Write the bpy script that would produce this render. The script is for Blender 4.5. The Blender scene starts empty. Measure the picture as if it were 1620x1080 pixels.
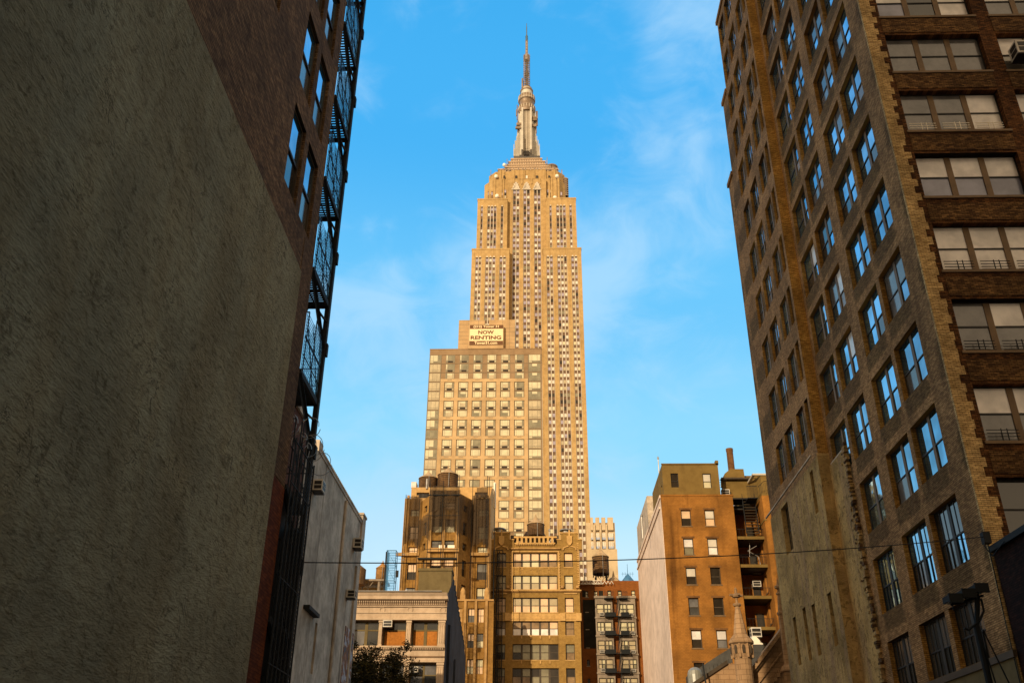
import bpy, bmesh, math, random
from mathutils import Vector, Matrix
random.seed(7)
C = bpy.context.scene
R = math.radians

# ------------------------------------------------------------------ camera
PX, PY = 810.0, 540.0
FL = math.sqrt(2740*775 - 22*48)
UP = Vector((22, 2740, -FL)).normalized()
FW = Vector((48, -775, -FL)).normalized()
FW = (FW - UP*FW.dot(UP)).normalized()
RT = FW.cross(UP)
CAM_Z = 1.6
def P(u, v, Y):
    """world X and Z of the point that the calibrated lens sees at (u, v), at depth Y"""
    d = Vector((u-PX, PY-v, -FL)); y = d.dot(FW)
    return d.dot(RT)/y*Y, d.dot(UP)/y*Y + CAM_Z
cam = bpy.data.cameras.new('camera'); co = bpy.data.objects.new('camera', cam)
C.collection.objects.link(co); C.camera = co
cam.sensor_width = 36; cam.lens = FL/1620*36; cam.clip_end = 5000; cam.clip_start = 0.1
# rows of the camera->world rotation are the world axes written in camera space
co.matrix_world = Matrix.Translation((0, 0, CAM_Z)) @ Matrix(((RT.x, RT.y, RT.z), (FW.x, FW.y, FW.z), (UP.x, UP.y, UP.z))).to_4x4()

# ------------------------------------------------------------------ sky and sun
SUN_AZ, SUN_EL = 27.0, 16.0       # degrees left of straight behind the camera, above the horizon
C.view_settings.view_transform = 'Standard'; C.view_settings.look = 'None'
C.view_settings.exposure = 0.0; C.view_settings.gamma = 1
w = bpy.data.worlds.new('World'); C.world = w; w.use_nodes = True
nt = w.node_tree; N = nt.nodes; L = nt.links; N.clear()
def nd(t, **k):
    n = N.new(t)
    for a, b in k.items(): setattr(n, a, b)
    return n
sky = nd('ShaderNodeTexSky', sky_type='NISHITA', sun_disc=False)
sky.sun_elevation = R(SUN_EL); sky.sun_rotation = R(180+SUN_AZ)
sky.air_density = 1.0; sky.dust_density = 0.3; sky.ozone_density = 2.0
tc = nd('ShaderNodeTexCoord'); sp = nd('ShaderNodeSeparateXYZ'); L.new(tc.outputs['Generated'], sp.inputs[0])
def mth(op, a, b=None, c=None, clamp=False):
    n = nd('ShaderNodeMath', operation=op, use_clamp=clamp)
    for i, x in enumerate((a, b, c)):
        if x is None: continue
        if isinstance(x, (int, float)): n.inputs[i].default_value = x
        else: L.new(x, n.inputs[i])
    return n.outputs[0]
def mr(x, a, b, c, d, smooth=True):
    n = nd('ShaderNodeMapRange'); n.interpolation_type = 'SMOOTHSTEP' if smooth else 'LINEAR'
    L.new(x, n.inputs[0])
    for i, q in enumerate((a, b, c, d)): n.inputs[i+1].default_value = q
    return n.outputs[0]
def mixc(f, a, b, mode='MIX'):
    n = nd('ShaderNodeMix', data_type='RGBA', blend_type=mode)
    if isinstance(f, (int, float)): n.inputs[0].default_value = f
    else: L.new(f, n.inputs[0])
    for i, x in ((6, a), (7, b)):
        if isinstance(x, tuple): n.inputs[i].default_value = (*x, 1)
        else: L.new(x, n.inputs[i])
    return n.outputs[2]
# a grade of the clear sky: cyan towards the horizon, deeper blue higher up
el = sp.outputs[2]
ramp = nd('ShaderNodeValToRGB'); L.new(el, ramp.inputs[0])
cr = ramp.color_ramp; cr.interpolation = 'EASE'
cr.elements[0].position = 0.0; cr.elements[0].color = (6.4, 9.0, 10.4, 1)
cr.elements[1].position = 0.95; cr.elements[1].color = (0.15, 3.6, 8.4, 1)
for p, c in ((0.24, (6.6, 9.5, 10.9)), (0.36, (3.2, 7.9, 11.0)), (0.50, (1.7, 6.4, 10.8)), (0.66, (0.7, 5.0, 10.2))):
    e = cr.elements.new(p); e.color = (*c, 1)
clear = mixc(0.95, sky.outputs[0], ramp.outputs[0])
# thin wind-drawn cloud
mp = nd('ShaderNodeMapping'); L.new(tc.outputs['Generated'], mp.inputs[0]); mp.inputs['Scale'].default_value = (2.2, 2.2, 3.2); mp.inputs['Rotation'].default_value = (0.3, 0.5, 0.2)
no = nd('ShaderNodeTexNoise'); L.new(mp.outputs[0], no.inputs[0]); no.inputs['Scale'].default_value = 1.4; no.inputs['Detail'].default_value = 7; no.inputs['Roughness'].default_value = 0.47; no.inputs['Distortion'].default_value = 0.35
no2 = nd('ShaderNodeTexNoise'); L.new(mp.outputs[0], no2.inputs[0]); no2.inputs['Scale'].default_value = 5.5; no2.inputs['Detail'].default_value = 6; no2.inputs['Roughness'].default_value = 0.6; no2.inputs['Distortion'].default_value = 0.8
cl = mr(mth('ADD', mth('MULTIPLY', no.outputs[0], 0.75), mth('MULTIPLY', no2.outputs[0], 0.25)), 0.43, 0.62, 0.0, 0.62)
cloud = mixc(cl, clear, (5.4, 8.3, 10.8))
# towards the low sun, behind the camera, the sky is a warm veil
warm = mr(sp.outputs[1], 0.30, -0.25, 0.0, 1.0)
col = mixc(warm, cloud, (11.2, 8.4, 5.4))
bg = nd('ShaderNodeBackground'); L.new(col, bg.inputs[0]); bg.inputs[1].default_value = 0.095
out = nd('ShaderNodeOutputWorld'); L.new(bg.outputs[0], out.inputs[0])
w.cycles.sampling_method = 'MANUAL'; w.cycles.sample_map_resolution = 512

sl = bpy.data.lights.new('sun', 'SUN'); sl.energy = 4.3; sl.angle = R(0.6); sl.color = (1.0, 0.81, 0.56)
so = bpy.data.objects.new('sun', sl); C.collection.objects.link(so)
sd = Vector((-math.sin(R(SUN_AZ))*math.cos(R(SUN_EL)), -math.cos(R(SUN_AZ))*math.cos(R(SUN_EL)), math.sin(R(SUN_EL))))
so.rotation_euler = sd.to_track_quat('Z', 'Y').to_euler(); so.location = sd*300

# ------------------------------------------------------------------ materials
MATS = {}
class G:
    """node helper for one material"""
    def __init__(s, name, rough=0.8, spec=0.3, metal=0.0):
        s.m = bpy.data.materials.new(name); s.m.use_nodes = True
        s.n = s.m.node_tree.nodes; s.l = s.m.node_tree.links
        s.b = s.n['Principled BSDF']; s.b.inputs['Roughness'].default_value = rough
        s.b.inputs['Specular IOR Level'].default_value = spec; s.b.inputs['Metallic'].default_value = metal
    def node(s, t, **k):
        n = s.n.new(t)
        for a, b in k.items(): setattr(n, a, b)
        return n
    def math(s, op, a, b=None, clamp=False):
        n = s.node('ShaderNodeMath', operation=op, use_clamp=clamp)
        for i, x in enumerate((a, b)):
            if x is None: continue
            if isinstance(x, (int, float)): n.inputs[i].default_value = x
            else: s.l.new(x, n.inputs[i])
        return n.outputs[0]
    def mr(s, x, a, b, c, d):
        n = s.node('ShaderNodeMapRange'); n.interpolation_type = 'SMOOTHSTEP'; s.l.new(x, n.inputs[0])
        for i, q in enumerate((a, b, c, d)): n.inputs[i+1].default_value = q
        return n.outputs[0]
    def mix(s, f, a, b, mode='MIX'):
        n = s.node('ShaderNodeMix', data_type='RGBA', blend_type=mode)
        if isinstance(f, (int, float)): n.inputs[0].default_value = f
        else: s.l.new(f, n.inputs[0])
        for i, x in ((6, a), (7, b)):
            if isinstance(x, tuple): n.inputs[i].default_value = (*x, 1)
            else: s.l.new(x, n.inputs[i])
        return n.outputs[2]
    def pos(s):
        if not hasattr(s, '_p'): s._p = s.node('ShaderNodeNewGeometry')
        return s._p
    def flat(s):
        """horizontal run along the wall, height, 0"""
        g = s.pos(); a = s.node('ShaderNodeSeparateXYZ'); s.l.new(g.outputs['Position'], a.inputs[0])
        n = s.node('ShaderNodeSeparateXYZ'); s.l.new(g.outputs['True Normal'], n.inputs[0])
        ax = s.math('GREATER_THAN', s.math('ABSOLUTE', n.outputs[0]), 0.7)
        u = s.math('ADD', s.math('MULTIPLY', a.outputs[1], ax), s.math('MULTIPLY', a.outputs[0], s.math('SUBTRACT', 1.0, ax)))
        c = s.node('ShaderNodeCombineXYZ'); s.l.new(u, c.inputs[0]); s.l.new(a.outputs[2], c.inputs[1])
        return c.outputs[0]
    def noise(s, vec, scale, detail=4, rough=0.55, sc=(1, 1, 1), dist=0.0):
        m = s.node('ShaderNodeMapping'); s.l.new(vec, m.inputs[0]); m.inputs['Scale'].default_value = sc
        n = s.node('ShaderNodeTexNoise'); s.l.new(m.outputs[0], n.inputs[0]); n.inputs['Scale'].default_value = scale
        n.inputs['Detail'].default_value = detail; n.inputs['Roughness'].default_value = rough; n.inputs['Distortion'].default_value = dist
        return n.outputs[0]
    def bump(s, h, strength=0.4, dist=0.02):
        n = s.node('ShaderNodeBump'); n.inputs['Strength'].default_value = strength; n.inputs['Distance'].default_value = dist
        s.l.new(h, n.inputs['Height']); s.l.new(n.outputs[0], s.b.inputs['Normal'])
    def done(s, c):
        if isinstance(c, tuple): s.b.inputs['Base Color'].default_value = (*c, 1)
        else: s.l.new(c, s.b.inputs['Base Color'])
        return s.m

def sc(c, k): return tuple(min(1, x*k) for x in c)
def plain(name, c, rough=0.7, spec=0.3, metal=0.0, var=0.15, scale=1.5):
    if name in MATS: return MATS[name]
    g = G(name, rough, spec, metal)
    if var:
        n = g.noise(g.pos().outputs['Position'], scale, 5)
        col = g.mix(g.mr(n, 0.3, 0.7, 0, 1), sc(c, 1-var), sc(c, 1+var))
    else: col = c
    MATS[name] = g.done(col); return MATS[name]
def wall(name, c, var=0.25, big=0.12, streak=0.35, dark=(0.3, 0.25, 0.2), rough=0.9, bump=0.0, fine=3.0, courses=0.0):
    """masonry or stucco seen from far: mottling, drip streaks, faint courses"""
    if name in MATS: return MATS[name]
    g = G(name, rough, 0.15)
    v = g.flat(); p = g.pos().outputs['Position']
    n1 = g.noise(p, big, 5, 0.6); n2 = g.noise(p, fine, 4, 0.65); n3 = g.noise(v, 0.9, 5, 0.6, (1.0, 0.06, 1))
    col = g.mix(g.mr(n1, 0.3, 0.7, 0, 1), sc(c, 1-var), sc(c, 1+var*0.7))
    col = g.mix(g.mr(n2, 0.3, 0.75, 0, 1), col, g.mix(1.0, col, (0.72, 0.70, 0.68), 'MULTIPLY'))
    col = g.mix(g.math('MULTIPLY', g.mr(n3, 0.52, 0.75, 0, 1), streak), col, g.mix(1.0, col, dark, 'MULTIPLY'))
    if courses:
        b = g.node('ShaderNodeTexBrick'); g.l.new(v, b.inputs[0]); b.inputs['Scale'].default_value = 1
        b.inputs['Brick Width'].default_value = courses*2.2; b.inputs['Row Height'].default_value = courses; b.inputs['Mortar Size'].default_value = courses*0.06
        b.inputs['Color1'].default_value = (1, 1, 1, 1); b.inputs['Color2'].default_value = (0.86, 0.85, 0.83, 1); b.inputs['Mortar'].default_value = (0.62, 0.6, 0.58, 1)
        col = g.mix(1.0, col, b.outputs[0], 'MULTIPLY')
    if bump: g.bump(n2, bump, 0.05)
    MATS[name] = g.done(col); return MATS[name]
def brick(name, c1, c2, mortar, bw=0.22, rh=0.075, ms=0.010, big=0.4, stain=None, streak=0.3, bump=0.5, patch=(0.35, 0.5)):
    if name in MATS: return MATS[name]
    g = G(name, 0.9, 0.12); v = g.flat(); p = g.pos().outputs['Position']
    b = g.node('ShaderNodeTexBrick'); g.l.new(v, b.inputs[0]); b.inputs['Scale'].default_value = 1
    b.inputs['Brick Width'].default_value = bw; b.inputs['Row Height'].default_value = rh; b.inputs['Mortar Size'].default_value = ms; b.inputs['Mortar Smooth'].default_value = 0.3
    b.inputs['Color1'].default_value = (*c1, 1); b.inputs['Color2'].default_value = (*c2, 1); b.inputs['Mortar'].default_value = (*mortar, 1)
    n1 = g.noise(p, big, 6, 0.65); n2 = g.noise(v, 6.0, 3, 0.6, (0.5, 1.6, 1)); n3 = g.noise(v, 1.0, 5, 0.6, (1.2, 0.07, 1))
    col = g.mix(g.mr(n1, 0.35, 0.68, 0, 1), g.mix(1.0, b.outputs[0], (patch[0]+0.2,)*3, 'MULTIPLY'), b.outputs[0])
    col = g.mix(g.mr(n2, 0.35, 0.62, 0, 0.9), col, g.mix(1.0, col, (0.50, 0.46, 0.43), 'MULTIPLY'))
    col = g.mix(g.math('MULTIPLY', g.mr(n3, 0.5, 0.72, 0, 1), streak), col, g.mix(1.0, col, (0.3, 0.27, 0.24), 'MULTIPLY'))
    if stain:
        # soot washed down the spandrels under each window pair
        y0, py, c_1, c_2, hw, z0, pz = stain
        sx = g.node('ShaderNodeSeparateXYZ'); g.l.new(v, sx.inputs[0])
        jit = g.math('MULTIPLY', g.math('SUBTRACT', g.noise(v, 2.5, 3), 0.5), 0.9)
        m = g.math('FLOORED_MODULO', g.math('SUBTRACT', g.math('ADD', sx.outputs[0], jit), y0), py)
        a = g.mr(g.math('ABSOLUTE', g.math('SUBTRACT', m, c_1)), hw+0.05, hw-0.35, 0, 1)
        b2 = g.mr(g.math('ABSOLUTE', g.math('SUBTRACT', m, c_2)), hw+0.05, hw-0.35, 0, 1)
        zz = g.math('FLOORED_MODULO', g.math('SUBTRACT', sx.outputs[1], z0), pz)
        k = g.math('MULTIPLY', g.math('MAXIMUM', a, b2), g.mr(g.math('ABSOLUTE', g.math('SUBTRACT', zz, 0.75)), 1.05, 0.55, 0, 1))
        k = g.math('MULTIPLY', k, g.mr(n1, 0.25, 0.6, 0.45, 0.95))
        col = g.mix(k, col, g.mix(1.0, col, (0.40, 0.42, 0.36), 'MULTIPLY'))
    if bump: g.bump(b.outputs[1], -bump, 0.012)
    MATS[name] = g.done(col); return MATS[name]
def glass(name, c, metal=0.85, rough=0.04, var=0.0, wav=0.0):
    if name in MATS: return MATS[name]
    g = G(name, rough, 0.8, metal)
    col = c
    p = g.pos().outputs['Position']
    if var: col = g.mix(g.mr(g.noise(p, 0.35, 3), 0.35, 0.65, 0, 1), sc(c, 1-var), sc(c, 1+var))
    if wav: g.bump(g.noise(p, 0.8, 2), wav, 0.05)
    MATS[name] = g.done(col); return MATS[name]
def stucco(name, c):
    """old parging, trowelled in slanting strokes, pocked and water-marked"""
    g = G(name, 0.95, 0.1); v = g.flat(); p = g.pos().outputs['Position']
    m = g.node('ShaderNodeMapping'); g.l.new(v, m.inputs[0]); m.inputs['Rotation'].default_value = (0, 0, R(4)); vr = m.outputs[0]
    n1 = g.noise(v, 0.35, 6, 0.6, dist=0.6); n2 = g.noise(vr, 3.2, 7, 0.74, (1.0, 2.6, 1)); n3 = g.noise(vr, 9.0, 4, 0.66, (1.0, 3.0, 1)); n4 = g.noise(v, 0.8, 4, 0.6, (1.0, 0.12, 1)); n5 = g.noise(v, 2.2, 6, 0.7, dist=1.5)
    col = g.mix(g.mr(n1, 0.3, 0.7, 0, 1), sc(c, 0.76), sc(c, 1.15))
    col = g.mix(g.mr(n4, 0.35, 0.65, 0, 0.45), col, g.mix(1.0, col, (0.86, 0.72, 0.56), 'MULTIPLY'))
    col = g.mix(g.mr(n2, 0.46, 0.66, 0, 0.75), col, g.mix(1.0, col, (0.55, 0.52, 0.47), 'MULTIPLY'))
    col = g.mix(g.mr(n2, 0.42, 0.25, 0, 0.5), col, sc(c, 1.35))
    col = g.mix(g.mr(n5, 0.54, 0.66, 0, 0.7), col, g.mix(1.0, col, (0.45, 0.42, 0.38), 'MULTIPLY'))
    col = g.mix(g.mr(n3, 0.60, 0.70, 0, 0.9), col, g.mix(1.0, col, (0.22, 0.21, 0.19), 'MULTIPLY'))
    n6 = g.noise(v, 0.55, 5, 0.62, dist=1.2); crack = g.math('ABSOLUTE', g.math('SUBTRACT', n6, 0.5))
    cm = g.math('MULTIPLY', g.mr(crack, 0.007, 0.001, 0, 0.8), g.mr(n1, 0.45, 0.6, 0, 1))
    col = g.mix(cm, col, sc(c, 0.2))
    h = g.math('ADD', g.math('MULTIPLY', n2, 1.0), g.math('MULTIPLY', n3, 0.5)); g.bump(h, 1.0, 0.14)
    MATS[name] = g.done(col); return MATS[name]

ESB_STONE = wall('limestone', (0.475, 0.305, 0.122), var=0.16, big=0.04, streak=0.5, fine=0.5, courses=0)
ESB_SPAN = plain('dark spandrel', (0.14, 0.075, 0.035), 0.6, 0.3, 0, 0.25, 0.15)
STEEL = plain('bright steel', (0.50, 0.42, 0.31), 0.4, 0.5, 0.2, 0.1, 0.3)
MAST = plain('mast aluminium', (0.47, 0.42, 0.335), 0.45, 0.5, 0.25, 0.15, 0.3)
MASTD = plain('mast dark metal', (0.22, 0.15, 0.09), 0.5, 0.4, 0.2, 0.2, 0.3)
ANT = plain('antenna metal', (0.22, 0.17, 0.13), 0.5, 0.4, 0.3, 0.3, 0.5)
T_TAN = wall('tower tan panel', (0.54, 0.36, 0.175), var=0.06, big=0.05, streak=0.1, fine=0.3)
T_BRN = wall('tower brown panel', (0.31, 0.20, 0.105), var=0.08, big=0.05, streak=0.1, fine=0.3)
T_BLK = wall('bulkhead panel', (0.51, 0.335, 0.165), var=0.06, big=0.05, streak=0.1, fine=0.3)
FRAME_T = plain('tower window metal', (0.20, 0.155, 0.09), 0.5, 0.4, 0.2, 0.1)
CREAM = plain('cream blind', (0.56, 0.49, 0.30), 0.25, 0.5, 0, 0.12, 0.5)
CREAM2 = plain('greyed blind', (0.44, 0.35, 0.205), 0.25, 0.5, 0, 0.15, 0.7)
GREYP = plain('grey pane', (0.24, 0.21, 0.13), 0.15, 0.6, 0.2, 0.2, 0.7)
DARKP = plain('dark pane', (0.03, 0.022, 0.014), 0.12, 0.5, 0, 0.3, 0.5)
LILAC = plain('lilac pane', (0.34, 0.29, 0.33), 0.2, 0.6, 0.1, 0.2, 0.4)
WHITEP = plain('white blind', (0.60, 0.53, 0.42), 0.3, 0.5, 0, 0.15, 0.5)
PEACH = plain('peach blind', (0.70, 0.47, 0.27), 0.3, 0.4, 0, 0.15, 0.8)
GOLDB = wall('golden brick', (0.38, 0.225, 0.062), var=0.2, big=0.2, streak=0.35, fine=2.2, courses=0.16)
GOLDT = wall('golden terracotta', (0.56, 0.34, 0.12), var=0.15, big=0.3, streak=0.3, fine=2.0)
NETB = wall('ochre brick', (0.34, 0.18, 0.045), var=0.3, big=0.3, streak=0.5, fine=2.0, courses=0.16)
NETT = wall('ochre terracotta', (0.46, 0.27, 0.10), var=0.2, big=0.3, streak=0.5, fine=2.0)
REDB = wall('rust brick', (0.25, 0.085, 0.018), var=0.3, big=0.25, streak=0.45, fine=2.0, courses=0.16)
BLKB = wall('tarred brick', (0.022, 0.018, 0.012), var=0.4, big=0.4, streak=0.3, fine=2.0)
GREYS = wall('grey stone', (0.30, 0.235, 0.17), var=0.2, big=0.4, streak=0.5, fine=2.0)
ORB = wall('orange brick', (0.34, 0.145, 0.028), var=0.35, big=0.4, streak=0.8, fine=3.2, dark=(0.35, 0.3, 0.25), courses=0.15)
OLIVE = wall('olive stucco', (0.20, 0.125, 0.035), var=0.12, big=0.3, streak=0.3, fine=1.2)
WHITEW = wall('whitewash', (0.82, 0.62, 0.47), var=0.10, big=0.2, streak=0.07, fine=0.8, dark=(0.6, 0.5, 0.4))
GREYW = wall('grey render', (0.54, 0.44, 0.33), var=0.32, big=0.45, streak=1.0, fine=2.4, dark=(0.30, 0.26, 0.22), bump=0.3)
BEIGE = wall('beige painted metal', (0.56, 0.41, 0.27), var=0.14, big=0.5, streak=0.4, fine=2.0)
BEIGED = wall('beige shadowed moulding', (0.24, 0.15, 0.085), var=0.14, big=0.5, streak=0.4, fine=2.0)  # darker copy of the beige, shade of reveals and mouldings put into the colour
BLUEW = wall('slate blue coating', (0.050, 0.056, 0.070), var=0.3, big=0.3, streak=0.8, fine=1.0)
OLIVEB = wall('olive render', (0.17, 0.125, 0.055), var=0.12, big=0.5, streak=0.3, fine=2.0)
CHURCH = wall('sandstone', (0.40, 0.245, 0.125), var=0.22, big=0.5, streak=0.4, fine=2.0, bump=0.4, courses=0.38)
ORW = wall('orange roof wall', (0.58, 0.36, 0.14), var=0.15, big=0.3, streak=0.2, fine=1.0)
FARW = wall('far slab stone', (0.56, 0.42, 0.25), var=0.08, big=0.03, streak=0.15, fine=0.2)
SIDEB = brick('brown face brick', (0.64, 0.36, 0.145), (0.48, 0.265, 0.105), (0.17, 0.10, 0.05), stain=(34.0, 7.13, 1.4, 4.6, 1.5, 21.0+3.77*0, 3.757), streak=0.35, bump=0.7)
FRONTB = brick('dark brown brick', (0.27, 0.11, 0.032), (0.085, 0.036, 0.014), (0.03, 0.018, 0.010), streak=0.3, bump=0.8)
SPANB = brick('ochre brown brick', (0.34, 0.18, 0.060), (0.11, 0.052, 0.020), (0.035, 0.022, 0.013), streak=0.3, bump=0.8)
QUOIN = brick('yellow brick', (0.95, 0.66, 0.29), (0.85, 0.56, 0.23), (0.30, 0.19, 0.08), streak=0.15, bump=0.8)
BANDB = brick('amber brick', (0.86, 0.48, 0.11), (0.70, 0.36, 0.08), (0.26, 0.14, 0.04), streak=0.25, bump=0.8)
JAMB = brick('ochre jamb brick', (0.70, 0.38, 0.09), (0.56, 0.29, 0.065), (0.2, 0.1, 0.03), streak=0.3, bump=0.5)
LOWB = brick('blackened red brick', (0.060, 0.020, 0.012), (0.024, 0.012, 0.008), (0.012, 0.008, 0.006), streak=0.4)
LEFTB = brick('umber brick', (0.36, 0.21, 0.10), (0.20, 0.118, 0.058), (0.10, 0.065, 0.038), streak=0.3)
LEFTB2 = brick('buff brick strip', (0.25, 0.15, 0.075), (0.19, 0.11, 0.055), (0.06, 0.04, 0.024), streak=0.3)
ORPAINT = brick('orange painted brick', (0.23, 0.058, 0.012), (0.19, 0.046, 0.010), (0.12, 0.03, 0.008), streak=0.3)
STUC = stucco('grey brown stucco', (0.40, 0.37, 0.24))
PLAS = None
def plaster():
    g = G('yellowed plaster', 0.95, 0.1); v = g.flat(); p = g.pos().outputs['Position']
    c = (0.42, 0.275, 0.105)
    n1 = g.noise(v, 0.45, 6, 0.6, dist=0.4); n2 = g.noise(v, 5.0, 5, 0.7); n3 = g.noise(v, 1.2, 5, 0.6, (1, 0.07, 1)); n4 = g.noise(v, 1.8, 6, 0.72, dist=1.2)
    col = g.mix(g.mr(n1, 0.3, 0.7, 0, 1), sc(c, 0.6), sc(c, 1.3))
    col = g.mix(g.mr(n3, 0.46, 0.66, 0, 0.75), col, (0.30, 0.19, 0.11))
    col = g.mix(g.mr(n4, 0.52, 0.62, 0, 0.8), col, sc(c, 0.40))
    col = g.mix(g.mr(g.noise(v, 3.0, 4, 0.6, (1, 0.10, 1)), 0.56, 0.66, 0, 0.5), col, sc(c, 1.45))
    col = g.mix(g.mr(n2, 0.56, 0.68, 0, 0.85), col, sc(c, 0.3))
    g.bump(g.math('ADD', n2, n4), 0.9, 0.09)
    return g.done(col)
PLAS = plaster()
BARE = brick('bare brick edge', (0.20, 0.10, 0.045), (0.12, 0.06, 0.028), (0.20, 0.15, 0.08), streak=0.2)
G_BLUE = glass('sky reflecting glass', (0.20, 0.43, 0.60), 0.92, 0.03, 0.4, 0.12)
G_DARK = glass('dark glass', (0.030, 0.028, 0.022), 0.0, 0.08, 0.3)
G_MID = glass('dim glass', (0.16, 0.15, 0.13), 0.5, 0.12, 0.3)
B_WHITE = plain('pale roller blind', (0.74, 0.67, 0.59), 0.18, 0.7, 0, 0.22, 0.9)
B_GREY = plain('grey roller blind', (0.135, 0.125, 0.115), 0.12, 0.8, 0, 0.35, 0.8)
B_BLUE = plain('bluish pane', (0.22, 0.22, 0.27), 0.2, 0.6, 0.1, 0.25, 0.7)
B_TAN = plain('tan pane', (0.24, 0.15, 0.07), 0.25, 0.5, 0, 0.3, 0.9)
WFR = plain('brown window frame', (0.055, 0.036, 0.018), 0.5, 0.3, 0, 0.2)
WFR2 = plain('tan window mullion', (0.16, 0.095, 0.042), 0.6, 0.3, 0, 0.2)
WFK = plain('black window frame', (0.018, 0.014, 0.010), 0.5, 0.3, 0, 0.2)
IRON = plain('black iron', (0.010, 0.011, 0.011), 0.7, 0.25, 0.0, 0.2)
IRONB = plain('blue painted iron', (0.05, 0.16, 0.30), 0.6, 0.4, 0.1, 0.2)
MESHB = plain('blue mesh wire', (0.08, 0.30, 0.60), 0.6, 0.3, 0.1, 0.1)
GALV = plain('galvanised metal', (0.34, 0.31, 0.27), 0.45, 0.5, 0.5, 0.2)
WOOD = wall('tank wood', (0.17, 0.095, 0.042), var=0.3, big=0.8, streak=0.5, fine=3)
WOODL = wall('pale tank wood', (0.42, 0.21, 0.06), var=0.2, big=0.8, streak=0.5, fine=3)
TANKR = plain('tank roof', (0.40, 0.27, 0.14), 0.8, 0.2, 0, 0.2)
TIN = plain('tin coping', (0.34, 0.31, 0.27), 0.5, 0.4, 0.2, 0.2)
PLY = wall('plywood', (0.44, 0.165, 0.030), var=0.2, big=0.8, streak=0.4, fine=5)
ACM = plain('conditioner casing', (0.55, 0.49, 0.40), 0.6, 0.3, 0, 0.15)
DISH = plain('dish white', (0.85, 0.76, 0.6), 0.5, 0.3, 0, 0.05)
SIGNB = plain('sign brown', (0.13, 0.055, 0.02), 0.6, 0.2, 0, 0.05)
SIGNC = plain('sign cream', (0.82, 0.62, 0.34), 0.6, 0.2, 0, 0.05)
ASPH = wall('asphalt', (0.05, 0.05, 0.05), var=0.2, big=0.3, streak=0, fine=8)
CONC = wall('concrete paving', (0.28, 0.26, 0.23), var=0.15, big=0.4, streak=0, fine=5)
ROOF = wall('roof felt', (0.06, 0.055, 0.05), var=0.2, big=0.4, streak=0, fine=2)
BARK = wall('bark', (0.07, 0.05, 0.03), var=0.3, big=2, streak=0.3, fine=6)

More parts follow.
